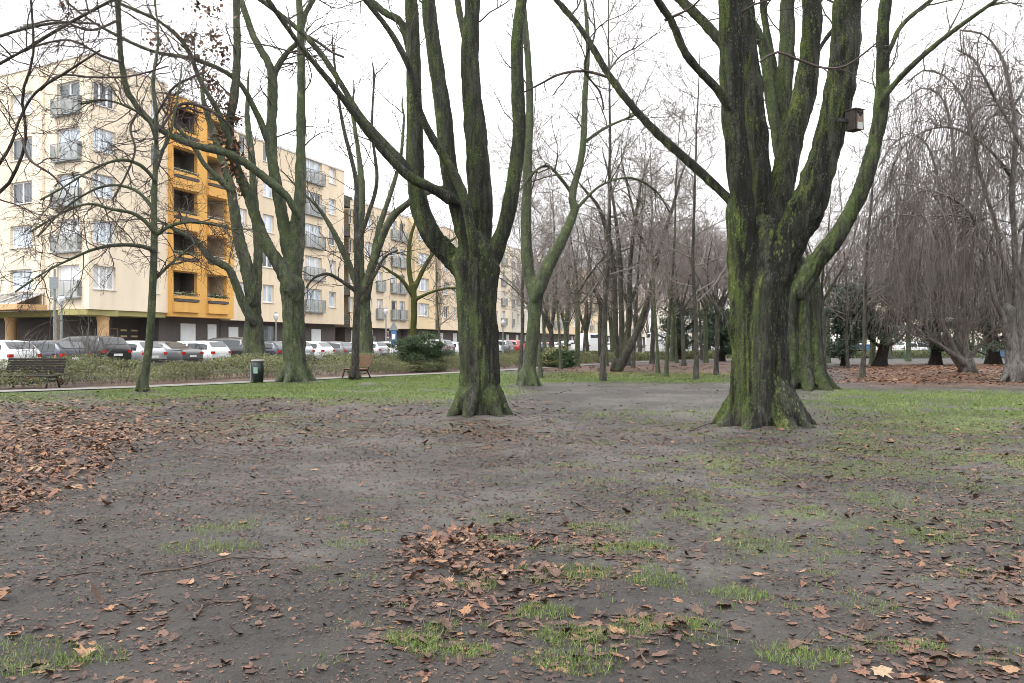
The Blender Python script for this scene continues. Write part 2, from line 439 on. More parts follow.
def explicit_tree(name, label, base, d, trunk, limbs, mat, twigmat, voxel, seed, twig, roots=6, rootlen=1.0, group=None, disp=1.0, drop=None, cat='tree'):
    rng = np.random.default_rng(seed)
    bx, _ = base
    B = W(bx, HOR, d); B[2] = 0.0
    root = empty(name, B, 0, label, cat, group)
    tl = []; skel = []
    for tr in trunk:
        q = list(tr[0]); (xa, ya, wa), (xb, yb, wb) = q[-2], q[-1]; L_ = math.hypot(xb-xa, yb-ya)+1e-6; ux, uy = (xb-xa)/L_, (yb-ya)/L_
        q += [(xb+ux*wb*.2, yb+uy*wb*.2, wb*.84), (xb+ux*wb*.4, yb+uy*wb*.4, wb*.58), (xb+ux*wb*.58, yb+uy*wb*.58, wb*.22)]
        P, R = px_path(q, d, tr[1], tr[2], 30)
        tl.append((P, R, 16)); skel.append((P, R, 0))
    r0 = trunk[0][0][0][2]*d/FPX/2
    for k in range(roots):
        a = 2*math.pi*(k+rng.uniform(-.3, .3))/roots; u = np.array([math.cos(a), math.sin(a), 0])
        Lr = rootlen*rng.uniform(0.75, 1.25)
        pts = np.array([[*(B+u*r0*0.45+[0,0,1.0*rootlen**.5]), r0*0.36], [*(B+u*r0*0.72+[0,0,0.5]), r0*0.34],
                        [*(B+u*(r0*1.0+0.10*Lr)+[0,0,0.16]), r0*0.27], [*(B+u*(r0*1.1+0.5*Lr)+[0,0,-0.03]), r0*0.14], [*(B+u*(r0*1.1+0.9*Lr)+[0,0,-0.12]), r0*0.08]])
        A = resample(pts, 14); tl.append((A[:, :3], A[:, 3], 10)); skel.append((A[:, :3], A[:, 3], 0))
    limbP = []; limbR = []
    for i, lb in enumerate(limbs):
        pts, o0, o1, ext = lb[:4]
        (xa, ya, wa), (xb, yb, wb) = pts[0], pts[1]; L_ = math.hypot(xb-xa, yb-ya)+1e-6
        pts = [(xa-(xb-xa)/L_*wa*.8, ya-(yb-ya)/L_*wa*.8, wa*.45)] + list(pts)
        P, R = px_path(pts, d, o0, o1, 30, ext, rng)
        limbP.append(P); limbR.append(R)
        tl.append((P, R, 12)); skel.append((P, R, i+1))
    fat = [t for t in tl if t[1].max() > voxel*1.2]
    # only the stout part of a limb goes through the union; the thin end stays a tube
    union = []
    thin = []
    for (P, R, S), (_, _, idn) in zip(tl, skel):
        k = int((R > voxel*1.1).sum())
        if k >= 3:
            union.append((P[:k], R[:k], S))
            if k < len(P)-1: thin.append((P[k-1:], R[k-1:], 7, idn))
        else: thin.append((P, R, 7, idn))
    V, N, F = vox_union(union, voxel, 5)
    rel = V-B
    best = np.full(len(V), 1e9); vl = np.zeros(len(V), int); lr_ = np.zeros(len(V))
    for P, R, idn in skel:
        for j in range(0, len(P)):
            dd = np.linalg.norm(V-P[j], axis=1)-R[j]*0.9 + (0 if idn else -0.02)
            m = dd < best; best[m] = dd[m]; vl[m] = idn; lr_[m] = R[j]
    n1 = fbm(rel*np.array([3.2, 3.2, 1.3]), seed, 3)-0.5
    n2 = fbm(rel*np.array([11, 11, 4.0]), seed+5, 2)-0.5
    n3 = np.abs(fbm(rel*np.array([13, 13, 1.1]), seed+9, 2)-0.5)
    V = V + N*((n1*0.085 + n2*0.045 + (n3-.12)*0.15)*disp*np.clip(r0/0.45, .3, 1.2)*np.clip(lr_/0.34, .12, 1.0))[:, None]
    N = vert_normals(V, F)
    lab = vl[F[:, 0]]
    def emit(nm, sel, extra):
        f = F[sel]
        used, inv = np.unique(f, return_inverse=True)
        VV = V[used]-B; NN = N[used]; FF = inv.reshape(-1, 4)
        ex = join_vf([tubes(P[None]-B, R[None], S) for P, R, S in extra])
        if len(ex[0]):
            FF = np.concatenate([FF, ex[1]+len(VV)]) if len(VV) else ex[1]
            VV = np.concatenate([VV, ex[0]]); NN = np.concatenate([NN, np.zeros_like(ex[0])])
        if len(FF) == 0: return None
        me = mesh_np(nm, VV, [FF], True, mat)
        if len(used):
            me.normals_split_custom_set_from_vertices(NN.astype(np.float32).tolist())
        return link(nm, me, root)
    emit('trunk', lab == 0, [])
    for i in range(len(limbs)):
        emit('limb', lab == i+1, [t[:3] for t in thin if t[3] == i+1])
    # side branches and twigs
    LP = np.array(limbP); LR = np.array(limbR)
    parts = []
    w = dict(n1=4, n2=4, n3=4, t0=0.35, L1=(1.2, 2.6), up=0.05, r1=0.030, r3=0.006, drop=0.0, wig=0.16)
    w.update(twig)
    b1P, b1R = spawn(LP, LR, w['n1'], w['t0'], 0.98, 35, 75, *w['L1'], 9, 0.45, w['r3']*1.6, w['up'], w['wig'], rng, absolute=True, rmax=w['r1'])
    b2P, b2R = spawn(b1P, b1R, w['n2'], 0.15, 1.0, 25, 65, 0.35, 0.75, 7, 0.65, w['r3']*1.2, w['up']-w['drop'], w['wig'], rng)
    b3P, b3R = spawn(b2P, b2R, w['n3'], 0.1, 1.0, 20, 60, 0.35, 0.8, 5, 0.7, w['r3'], w['up']-w['drop'], w['wig'], rng)
    ap = twig.get('extra_limbs', [])
    E = []
    for pts, o0, o1 in ap:
        P, R = px_path(pts, d, o0, o1, 14); E.append((P, R))
    if E:
        EP = np.array([e[0] for e in E]); ER = np.array([e[1] for e in E])
        parts.append(tubes(EP, ER, 6))
        e2P, e2R = spawn(EP, ER, w.get('en', 6), 0.2, 1.0, 25, 70, 0.15, 0.45, 8, 0.6, w['r3']*1.2, 0.0, 0.2, rng)
        e3P, e3R = spawn(e2P, e2R, w.get('en2', 4), 0.1, 1.0, 20, 60, 0.3, 0.7, 6, 0.7, w['r3'], 0.0, 0.2, rng)
        e4P, e4R = spawn(e3P, e3R, 2, 0.2, 1.0, 20, 60, 0.3, 0.7, 5, 0.7, w['r3']*.8, 0.0, 0.2, rng)
        parts += [tubes(e2P, e2R, 4), tubes(e3P, e3R, 3), tubes(e4P, e4R, 3)]
    parts += [tubes(b1P, b1R, 5), tubes(b2P, b2R, 4), tubes(b3P, b3R, 3)]
    VV, FF = join_vf(parts)
    link('crown', mesh_np('crown', VV-B, [FF], True, twigmat), root)
    return root, limbP

# ---- hero, right of centre
hero_r, hero_r_limbs = explicit_tree('tree', 'huge many-stemmed tree with dark wet mossy trunk and nest box, right of centre', (763, 430), 15.1,
  trunk=[([(764,432,70),(762,405,57),(760,340,52),(761,285,53),(763,245,50)], 0, 0),
         ([(730,434,22),(742,405,24),(745,350,28),(744,290,29),(741,235,28),(739,205,25)], -0.25, -0.15),
         ([(762,434,24),(760,400,26),(762,330,26),(768,280,28)], -0.42, -0.35),
         ([(796,434,22),(782,405,24),(775,350,27),(774,300,30),(779,262,30)], -0.15, -0.1)],
  limbs=[([(746,270,22.3),(742,205,23.2),(738,160,23.2),(734,117,23.2),(731,58,23.2),(729,2,22.3)], -0.25, -0.5, 4.5),
         ([(758,260,24.2),(761,205,24.2),(757,146,23.2),(750,70,21.4),(743,2,19.5)], 0.15, 0.5, 4.5),
         ([(764,262,24.2),(775,215,24.2),(790,146,24.2),(803,100,22.3),(811,50,20.5),(812,2,18.6)], 0.25, 0.9, 4.5),
         ([(772,290,29.8),(787,250,33.5),(808,205,33.5),(823,160,30.7),(837,102,29.8),(846,50,28.8),(848,2,27.0)], -0.2, -0.6, 4.5),
         ([(730,108,9.3),(715,86,9.3),(700,71,8.4),(685,52,8.4),(672,22,8.4),(655,-4,7.4)], -0.5, -1.2, 2.5),
         ([(736,58,11.2),(718,38,11.2),(700,18,10.2),(678,-3,9.3)], 0.3, 0.9, 2.5),
         ([(742,214,9.3),(722,192,9.3),(688,161,9.3),(656,132,8.4),(634,108,8.4),(611,78,7.4),(590,43,6.5),(576,22,6.5),(553,-4,5.6)], 0.1, 1.6, 2.0),
         ([(800,110,7.4),(806,80,5.6),(822,45,4.7),(842,18,3.7)], 0.9, 1.6, 1.0)],
  mat=M_HERO, twigmat=M_TWIG, voxel=0.022, seed=3, roots=9, rootlen=0.62,
  twig=dict(n1=5, n2=4, n3=4, t0=0.42, L1=(0.9, 2.4), r1=0.022, r3=0.0045,
    extra_limbs=[([(760,62,2.6),(777,52,2.6),(800,60,2.5),(825,68,2.3),(845,66,2),(862,55,2),(880,40,1.5)], -0.8, -1.2),
                 ([(590,43,3),(585,70,2.5),(600,92,2),(604,110,1.5)], 1.4, 2.0),
                 ([(611,78,3),(585,71,3),(560,74,2.5),(540,84,2),(524,92,1.5)], 1.3, 1.9),
                 ([(665,20,3),(690,8,2),(705,-6,1.5)], -1.0, -1.6)], en=5, en2=3))

# ---- hero, left of centre
explicit_tree('tree', 'stout dark tree with mossy candelabra limbs, left of centre', (478, 416), 18.0,
  trunk=[([(478,418,48),(479,400,41),(480,360,38),(478,320,37),(476,285,37),(476,255,40)], 0, 0),
         ([(460,420,18),(468,395,18),(468,340,20),(466,285,20),(464,262,22)], -0.2, -0.15),
         ([(494,420,18),(489,395,18),(488,340,18),(486,290,22),(489,268,22)], -0.1, -0.1)],
  limbs=[([(470,284,17.6),(456,262,21.1),(437,243,21.1),(424,220,20.2),(417,195,18.5),(415,150,17.6),(414,88,15.8),(413,40,14.1),(411,-3,13.2)], 0.0, 0.5, 4),
         ([(476,262,19.4),(466,232,21.1),(456,200,18.5),(448,164,17.6),(443,110,16.7),(435,58,15.0),(428,-3,14.1)], -0.15, -0.4, 4),
         ([(480,262,21.1),(481,225,23.8),(480,190,24.6),(476,135,22.0),(471,88,19.4),(470,44,17.6),(473,-3,15.8)], 0.25, 0.5, 4),
         ([(484,275,17.6),(493,258,17.6),(506,222,15.8),(513,185,15.0),(519,135,14.1),(518,88,13.2),(517,44,12.3),(522,-3,11.4)], 0.05, 0.3, 4),
         ([(474,250,8.8),(466,205,10.6),(457,180,9.7),(443,155,8.8),(421,116,7.9),(411,72,7.0),(391,33,6.2),(363,-3,5.3)], -0.7, -1.6, 2),
         ([(452,200,12.3),(434,189,10.6),(411,178,10.6),(390,158,8.8),(370,135,7.9),(350,108,7.0),(330,82,6.2),(300,45,5.3),(266,-3,5.3)], -0.4, -1.8, 2),
         ([(408,168,7.9),(390,148,7.0),(362,118,7.0),(341,84,6.2),(322,55,6.2),(301,32,5.3),(272,8,5.3),(252,-6,4.4)], -0.4, 0.4, 2),
         ([(412,62,7.9),(402,24,7.9),(384,12,7.0),(366,-4,6.2)], 0.3, 1.2, 2),
         ([(470,60,6.2),(462,25,7.0),(457,-3,7.0)], 0.5, 1.2, 2)],
  mat=M_HERO2, twigmat=M_TWIG, voxel=0.024, seed=11, roots=7, rootlen=0.42, disp=0.75,
  twig=dict(n1=4, n2=4, n3=3, t0=0.5, L1=(0.8, 2.2), r1=0.02, r3=0.005,
    extra_limbs=[([(300,32,3),(318,42,3),(332,52,2.5),(344,57,2)], 0.2, 0.2)], en=2, en2=2))

# ---- behind the hero, right
explicit_tree('tree', 'mossy forked tree standing just behind the biggest tree, one limb sweeping right', (806, 393), 27.0,
  trunk=[([(808,395,44),(806,378,36),(803,340,33),(800,300,33),(799,275,34)], 0, 0),
         ([(790,395,14),(790,360,16),(790,300,17),(790,270,18)], -0.3, -0.3), ([(824,396,14),(818,375,14),(815,330,15),(812,290,16)], -0.3, -0.3)],
  limbs=[([(798,290,22),(814,265,19),(838,235,17),(857,200,16),(870,164,15),(880,117,14),(883,73,13),(883,29,12),(887,-3,11)], -0.3, -1.0, 4),
         ([(797,285,18),(789,240,18),(786,190,17),(785,130,16),(785,88,16),(787,40,15),(788,-3,14)], 0.2, 0.6, 4),
         ([(796,280,14),(790,215,14),(782,164,12),(775,125,11),(769,88,11),(763,44,10),(747,15,9),(738,-5,8)], -0.3, 0.2, 3),
         ([(881,104,6),(891,88,6),(917,61,6),(952,32,5),(999,-2,4)], -0.9, -2.0, 2),
         ([(883,66,5),(891,48,5),(903,24,5),(934,-3,4)], -0.9, 0.2, 2),
         ([(783,120,8),(772,60,8),(765,20,7),(763,-3,7)], 0.6, 1.2, 2)],
  mat=M_HERO2, twigmat=M_TWIGG, voxel=0.035, seed=23, roots=7, rootlen=0.8,
  twig=dict(n1=5, n2=4, n3=4, t0=0.4, L1=(1.2, 3.0), r1=0.03, r3=0.0065))

# ---- left forked tree with dried leaves
left_fork, left_fork_limbs = explicit_tree('tree', 'green-trunked forked tree with dried leaf clusters and one long limb sweeping left', (295, 383), 33.0,
  trunk=[([(296,385,29),(295,370,24),(294,340,22),(293,310,21),(292,285,23)], 0, 0)],
  limbs=[([(292,292,14),(280,266,14),(263,238,12),(250,199,11),(235,164,10),(229,132,10),(234,95,9),(237,58,8),(236,-3,7)], -0.3, -0.8, 4),
         ([(293,285,15),(296,255,15),(298,222,14),(300,193,12),(301,150,10),(301,100,9),(301,50,8),(299,-3,7)], 0.2, 0.3, 4),
         ([(292,280,12),(288,250,13),(284,228,12),(277,187,12),(271,150,11),(272,110,10),(273,85,10),(268,62,8),(254,38,7),(240,-3,6)], 0.0, 0.6, 3),
         ([(297,214,8),(288,198,8),(270,182,9),(255,170,8),(238,158,8),(223,152,8),(205,148,8),(187,143,7),(168,134,7),(152,123,7),(138,108,6),(127,90,6),(121,62,6),(119,30,6),(117,-3,6)], -0.5, -3.5, 3),
         ([(271,90,7),(276,70,7),(286,54,6),(300,40,5)], 0.5, 1.0, 0),
         ([(268,142,7),(263,128,7),(254,108,6),(241,85,5),(222,70,5),(190,58,5),(155,52,4),(118,36,4),(90,20,3)], 0.2, -1.6, 2),
         ([(233,150,7),(218,112,6),(200,80,5),(185,45,5),(160,22,4),(126,6,4)], -0.9, -2.6, 2),
         ([(301,30,6),(306,12,6),(315,-4,5)], 0.3, 0.8, 2)],
  mat=M_GREEN, twigmat=M_TWIG, voxel=0.042, seed=31, roots=7, rootlen=0.6,
  twig=dict(n1=8, n2=6, n3=4, t0=0.35, L1=(1.0, 3.2), r1=0.03, r3=0.0072, up=-0.01, wig=.2,
    extra_limbs=[([(160,130,3),(172,112,3),(185,103,3),(205,108,3),(222,118,2.5),(232,128,2)], -3.0, -2.0),
                 ([(138,112,2.5),(130,128,2.5),(135,150,2),(126,175,2),(112,200,1.6)], -3.2, -4.0),
                 ([(152,123,2.5),(165,100,2.5),(176,85,2),(205,72,1.8)], -3.0, -4.0),
                 ([(168,134,2.5),(160,160,2.5),(152,190,2),(155,235,1.6)], -3.0, -2.5),
                 ([(121,62,3),(100,55,2.8),(70,40,2.4),(30,48,2),(-10,70,1.6)], -3.4, -4.5),
                 ([(118,20,3),(90,30,2.6),(55,20,2.2),(20,28,2)], -3.4, -5.5)], en=12, en2=6))

# ---- other trees whose outline the photograph shows
explicit_tree('tree', 'bushy-topped green tree with two upright forks just right of the candelabra tree', (528, 388), 29.0,
  trunk=[([(526,389,19),(528,375,15),(532,340,13.5),(535,310,13.5),(537,285,14.5)], 0, 0)],
  limbs=[([(536,300,13),(528,268,12),(526,230,11),(527,190,10),(528,150,9),(530,110,8),(528,60,7),(524,10,6)], 0.1, 0.5, 3),
         ([(538,292,13),(550,262,13),(562,240,11),(575,210,9),(572,195,8),(581,160,7),(584,130,7),(585,95,6),(588,50,5),(586,10,4)], -0.2, 0.4, 2),
         ([(574,212,4),(600,186,3),(630,178,2.6),(655,190,2.2),(670,212,1.6)], 0.0, 1.0, 0),
         ([(585,142,4),(605,128,3.5),(632,116,2.5)], 0.3, 0.9, 1),
         ([(573,195,4),(562,180,4),(548,166,3.5),(534,172,3),(520,190,2)], 0.3, -0.5, 0)],
  mat=M_GREEN, twigmat=M_TWIGG, voxel=0.04, seed=41, roots=6, rootlen=0.4,
  twig=dict(n1=7, n2=5, n3=4, t0=0.3, L1=(1.0, 2.8), r1=0.026, r3=0.0065))

explicit_tree('tree', 'crooked grey-green tree leaning beside the litter bin in front of the parked cars', (253, 366), 45.0,
  trunk=[([(258,370,22),(257,350,17),(255,325,15),(252,290,14)], 0, 0), ([(250,370,10),(248,345,9),(250,310,9)], -.2, -.2)],
  limbs=[([(253,300,13),(246,265,13),(238,235,11),(234,210,10),(230,185,9),(222,160,8),(214,135,7),(206,110,6)], -.2, -.8, 3),
         ([(252,320,9),(244,306,9),(236,285,8),(228,268,8),(210,258,7),(195,240,6),(180,232,5)], -.3, -2.0, 2),
         ([(256,300,10),(258,250,9),(254,200,8),(252,160,7),(247,120,6)], .3, .8, 3),
         ([(230,190,6),(205,165,5),(196,150,5),(180,130,4)], -.7, -2, 2)],
  mat=M_GREEN, twigmat=M_TWIG, voxel=0.05, seed=47, roots=5, rootlen=0.5,
  twig=dict(n1=6, n2=5, n3=4, t0=0.4, L1=(1.5, 3.5), r1=0.035, r3=0.009))

explicit_tree('tree', 'slim dark tree with long drooping left branches in front of the cream facade', (143, 393), 26.3,
  trunk=[([(142,395,11),(144,380,9),(149,345,8),(152,300,7.6),(154,250,7),(154,200,6),(156,150,5),(156,110,4.2)], 0, .1)],
  limbs=[([(154,232,5),(146,222,4.5),(132,213,4),(111,209,3.5),(88,204,3),(60,214,2.5),(30,232,2)], 0, -1.2, 0),
         ([(153,250,5),(140,246,4.5),(117,245,4),(95,249,3.5),(73,258,3),(45,272,2.5),(15,292,2)], 0, -2.0, 0),
         ([(155,236,4),(170,226,4),(190,222,3.5),(222,226,3),(240,234,2)], 0, .6, 0),
         ([(152,282,4),(166,268,3.5),(181,255,3),(197,242,2.5)], 0, 1.0, 0),
         ([(155,180,4),(140,165,4),(120,160,3.5),(95,168,3),(65,186,2.5),(40,200,2)], 0, -1.8, 0),
         ([(156,140,4),(148,120,3.5),(130,108,3),(105,100,2.5),(80,104,2)], 0, -1.0, 0),
         ([(155,160,4),(168,140,3.5),(175,110,3),(180,80,2)], 0, .8, 1),
         ([(156,112,4.5),(153,80,4),(158,40,3),(155,5,2.5)], 0, .3, 1),
         ([(154,210,4),(135,190,3.5),(105,186,3),(70,204,2.5),(38,236,2)], 0, 1.2, 0)],
  mat=M_GREEN, twigmat=M_TWIG, voxel=0.03, seed=53, roots=5, rootlen=0.3,
  twig=dict(n1=14, n2=6, n3=4, t0=0.12, L1=(0.8, 2.4), r1=0.018, r3=0.0062, up=-0.04, wig=.2))

explicit_tree('tree', 'thick grey double-stemmed tree growing out of the shrub bed behind the brown bench', (366, 358), 49.0,
  trunk=[([(366,372,20),(366,350,15),(365,320,13),(363,295,13)], 0, 0)],
  limbs=[([(364,305,9),(360,270,9),(360,230,8),(362,190,7),(358,150,5),(352,110,4)], 0, .6, 2),
         ([(365,300,10),(371,270,9),(379,245,8),(390,220,8),(403,207,7),(420,196,6),(440,188,4)], 0, -1.0, 1),
         ([(362,300,7),(352,272,7),(340,245,6),(328,222,5),(316,205,4),(305,195,3)], -.3, -1.5, 2),
         ([(372,262,6),(380,225,6),(390,195,5),(400,160,4),(404,120,3)], .3, 1.2, 2)],
  mat=M_GREEN, twigmat=M_TWIG, voxel=0.06, seed=59, roots=4, rootlen=0.4,
  twig=dict(n1=8, n2=5, n3=4, t0=0.25, L1=(1.4, 3.6), r1=0.03, r3=0.009))

explicit_tree('tree', 'slender bare tree growing right beside the brown bench', (354, 380), 35.6,
  trunk=[([(354,382,11),(355,365,8.5),(356,330,7.5),(357,300,7),(357,270,6.5),(357,235,6)], 0, 0)],
  limbs=[([(357,250,6),(356,215,5.5),(356,180,5),(344,130,4),(338,95,3),(333,50,2.5)], 0, .5, 1),
         ([(357,292,4.5),(343,282,4),(328,274,3.5),(314,278,3),(306,288,2)], 0, -.6, 0),
         ([(357,245,4.5),(368,215,4.5),(377,180,4),(372,130,3),(374,80,2.5)], 0, .6, 1),
         ([(356,300,4),(372,280,3.5),(384,258,3),(398,250,2)], 0, .5, 0)],
  mat=M_FAR, twigmat=M_TWIG, voxel=0.04, seed=61, roots=5, rootlen=0.3,
  twig=dict(n1=7, n2=4, n3=4, t0=0.2, L1=(1.0, 2.6), r1=0.022, r3=0.007))

explicit_tree('tree', 'yellow-green slim tree in front of the far facade above the dark round bush', (413, 352), 58.0,
  trunk=[([(413,362,9),(413,340,7),(414,310,6.5),(413,285,6.5)], 0, 0)],
  limbs=[([(413,292,5),(409,268,5),(410,240,4),(418,215,3)], 0, .6, 1.5),
         ([(414,290,5),(424,268,4.5),(436,250,4),(452,240,3)], 0, .8, 1),
         ([(412,295,4.5),(402,280,4),(388,270,3),(376,262,2)], 0, -.8, 1),
         ([(414,300,4),(432,292,3),(450,288,2.5),(468,290,2)], 0, -.6, 0)],
  mat=bark('bark_yellow_green', (0.08,0.085,0.03), (0.16,0.165,0.06), (0.12,0.15,0.03), 0.5, speck=0.2), twigmat=M_TWIGG, voxel=0.06, seed=67, roots=3, rootlen=0.3,
  twig=dict(n1=8, n2=5, n3=4, t0=0.2, L1=(1.2, 3.2), r1=0.03, r3=0.009))

explicit_tree('tree', 'dark trunk leaning right among a cluster of upright stems at the far lawn edge', (616, 372), 45.4,
  trunk=[([(615,373,11),(622,362,9),(631,345,7.5),(640,325,6.5)], 0, 0)],
  limbs=[([(637,332,6),(648,300,5.4),(655,268,5),(662,240,5),(672,210,4),(680,180,3)], 0, .8, 2),
         ([(622,366,7),(622,335,6),(621,300,5.5),(620,260,5),(616,220,4),(610,180,3)], .5, 1.2, 2),
         ([(620,366,6),(616,340,6),(615,300,5.5),(612,255,6),(600,210,4),(585,190,3)], 1.0, 2.5, 2),
         ([(625,362,6),(629,320,6),(630,270,5),(634,230,4),(640,190,3)], .4, 0, 2),
         ([(656,262,4),(640,235,4),(632,205,3),(625,175,2)], .5, .5, 1)],
  mat=M_FAR, twigmat=M_TWIG, voxel=0.055, seed=71, roots=5, rootlen=0.5,
  twig=dict(n1=9, n2=6, n3=5, t0=0.25, L1=(1.4, 3.6), r1=0.03, r3=0.008))

# the tree left of the frame: only its boughs reach into the picture
explicit_tree('tree', 'tree at the left edge whose bare boughs cross the sky above the cream building', (-150, 420), 16.5,
  trunk=[([(-150,424,40),(-148,390,32),(-146,340,30),(-142,270,29),(-138,220,28)], 0, 0)],
  limbs=[([(-138,240,22),(-90,215,12),(-40,205,5),(0,192,3.6),(18,165,3.2),(26,135,3),(22,95,2.7),(33,55,2.4),(30,-6,2.2)], -.5, -2.5, 1.5),
         ([(-140,215,20),(-80,140,11),(-30,85,6),(0,63,4),(20,52,3.8),(60,28,3.4),(100,6,3.2),(140,-14,3)], 0, -1.5, 2),
         ([(-140,180,20),(-90,90,10),(-45,55,5),(0,36,3.2),(35,26,3),(66,22,2.6),(100,24,2)], 0, 1.5, 0),
         ([(-20,190,3.6),(8,150,3),(20,118,2.7),(36,92,2.5),(66,72,2.6),(100,50,2)], -1.4, -3.0, 0),
         ([(-140,250,18),(-170,180,15),(-190,100,12),(-200,20,10)], .5, 1.5, 4),
         ([(-145,270,15),(-220,220,12),(-300,190,8)], 0, -2, 2)],
  mat=M_FAR, twigmat=M_TWIG, voxel=0.03, seed=73, roots=6, rootlen=0.7,
  twig=dict(n1=10, n2=6, n3=4, t0=0.3, L1=(0.8, 2.4), r1=0.02, r3=0.0045, up=-0.02, wig=.2,
   extra_limbs=[([(22,140,2.6),(30,160,2.4),(52,175,2),(70,195,1.6)], -2.0, -2.4), ([(40,90,2.5),(60,75,2.4),(92,77,2),(130,76,1.8),(168,66,1.4)], -1.8, -2.6)], en=7, en2=4))
# ------------------------------------------------------------------ weeping beeches
def weep(root, limbP, seed, mat, n1=9, L1=(0.8, 2.2), n2=6, L2=(1.8, 4.8), n3=4, zmin=0.5):
    rng = np.random.default_rng(seed)
    B = np.array(root.location)
    LP = np.array(limbP); LR = np.full(LP.shape[:2], 0.05)
    a, ar = spawn(LP, LR, n1, 0.25, 1.0, 35, 80, *L1, 8, 0.6, 0.016, 0.02, 0.16, rng, absolute=True)
    b, br = spawn(a, ar, n2, 0.15, 1.0, 20, 80, *L2, 11, 0.6, 0.0095, -0.42, 0.10, rng, absolute=True)
    c, cr = spawn(b, br, n3, 0.1, 0.95, 15, 45, 0.5, 1.8, 6, 0.8, 0.0075, -0.45, 0.12, rng, absolute=True)
    out = []
    for P, R, S in ((a, ar, 4), (b, br, 3), (c, cr, 3)):
        keep = P[:, -1, 2] > zmin + rng.random(len(P))**2*2.2
        out.append(tubes(P[keep], R[keep], S))
    V, F = join_vf(out)
    link('weeping_twigs', mesh_np('weeping_twigs', V-B, [F], True, mat), root)

w1, w1l = explicit_tree('weeping_tree', 'pale grey multi-stemmed weeping tree at the right edge with smooth knobbly trunks', (1014, 382), 34.0,
  trunk=[([(1016,385,20),(1013,365,14),(1011,335,12),(1008,310,12)], 0, 0), ([(1022,385,16),(1021,360,12),(1020,320,11),(1022,270,10)], .3, .5)],
  limbs=[([(1009,345,6.2),(1003,318,6.2),(995,300,5.6),(990,275,5.6),(980,240,5.0),(972,215,4.3),(955,200,3.7),(925,190,3.1),(905,205,2.5),(893,235,1.9)], -.2, -2.0, 0),
         ([(1012,330,6.2),(1010,290,5.6),(1000,255,5.0),(996,225,4.3),(985,190,4.3),(975,150,3.7),(968,110,3.1),(950,80,2.5),(925,70,1.9),(905,85,1.6)], .3, 1.5, 0),
         ([(1018,330,6.2),(1016,280,6.2),(1014,230,5.6),(1012,190,5.6),(1016,140,5.0),(1012,100,4.3),(1003,60,3.7),(985,35,2.5),(960,30,1.9)], .2, -.5, 0),
         ([(1022,280,6.2),(1028,220,5.6),(1038,160,5.0),(1030,110,4.3),(1040,50,3.7),(1050,10,2.5)], .5, .8, 2),
         ([(1024,150,4.3),(1008,120,3.7),(996,100,3.7),(985,78,3.1),(972,58,2.5),(958,50,1.9)], -.8, -1.8, 0),
         ([(1014,180,4.3),(990,150,3.1),(960,130,2.8),(935,128,2.5),(910,140,1.9),(892,165,1.6)], .4, -1.5, 0),
         ([(1000,260,3.7),(975,225,3.1),(945,215,2.5),(915,232,2.2),(890,262,1.9)], .2, 2.2, 0),
         ([(1020,230,4.3),(1050,180,3.7),(1085,170,3.1),(1110,200,1.9)], .2, -2, 0),
         ([(1012,110,3.1),(1040,70,2.5),(1080,60,2.2),(1110,90,1.9)], .2, 1.5, 0)],
  mat=M_BEECH, twigmat=M_TWIGB, voxel=0.04, seed=83, roots=6, rootlen=0.5,
  twig=dict(n1=7, n2=5, n3=3, t0=0.3, L1=(0.8, 2.2), r1=0.025, r3=0.0065, drop=0.22))
weep(w1, w1l, 84, M_TWIGB, n1=15, n2=9, n3=4, zmin=1.0)

w2, w2l = explicit_tree('weeping_tree', 'wide weeping tree whose curtain of grey twigs hangs over the orange leaf carpet', (968, 370), 44.0,
  trunk=[([(972,373,14),(960,362,11),(952,350,9),(946,335,8)], 0, 0), ([(972,374,12),(966,358,10),(963,335,8),(962,310,7)], .2, .3)],
  limbs=[([(962,362,6.9),(940,345,3.7),(920,332,3.1),(902,312,2.5),(890,295,1.9)], -.3, -1.8, 0),
         ([(955,352,6.9),(942,322,3.7),(930,300,3.1),(915,285,2.5),(905,268,1.9)], 0, -1.0, 0),
         ([(960,345,6.9),(957,310,3.7),(950,285,3.7),(948,240,3.7),(940,190,3.1),(930,150,3.1),(915,135,2.5),(895,142,1.9),(880,165,1.6)], .3, 0, 0),
         ([(964,345,6.9),(972,310,3.7),(982,285,3.1),(992,270,2.5),(1002,258,1.9)], .3, -.8, 0),
         ([(968,360,5.9),(982,342,3.1),(995,328,2.5),(1006,318,1.9)], .2, -1.2, 0),
         ([(962,320,4.3),(965,270,4.3),(962,210,3.7),(955,160,3.7),(950,120,3.1),(940,95,2.5),(922,88,1.9),(905,100,1.6)], .5, 2.0, 0),
         ([(962,300,3.7),(975,240,3.7),(985,190,3.1),(998,160,2.5),(1015,160,1.9),(1030,180,1.6)], .5, 1.5, 0),
         ([(950,270,3.7),(930,225,3.1),(905,205,2.5),(885,212,1.9),(872,238,1.6)], .5, 2.5, 0),
         ([(950,250,3.1),(945,215,3.1),(925,185,2.5),(900,175,2.2),(882,188,1.9)], .2, -3.0, 0),
         ([(963,260,3.1),(968,200,3.1),(975,150,2.5),(990,118,2.5),(1008,112,1.9)], .4, -2.5, 0)],
  mat=M_BEECH, twigmat=M_TWIGB, voxel=0.05, seed=87, roots=5, rootlen=0.5,
  twig=dict(n1=7, n2=5, n3=3, t0=0.3, L1=(1.0, 2.6), r1=0.025, r3=0.007, drop=0.2))
weep(w2, w2l, 88, M_TWIGB, n1=16, n2=10, n3=4, L2=(1.8, 6.0), zmin=1.0)

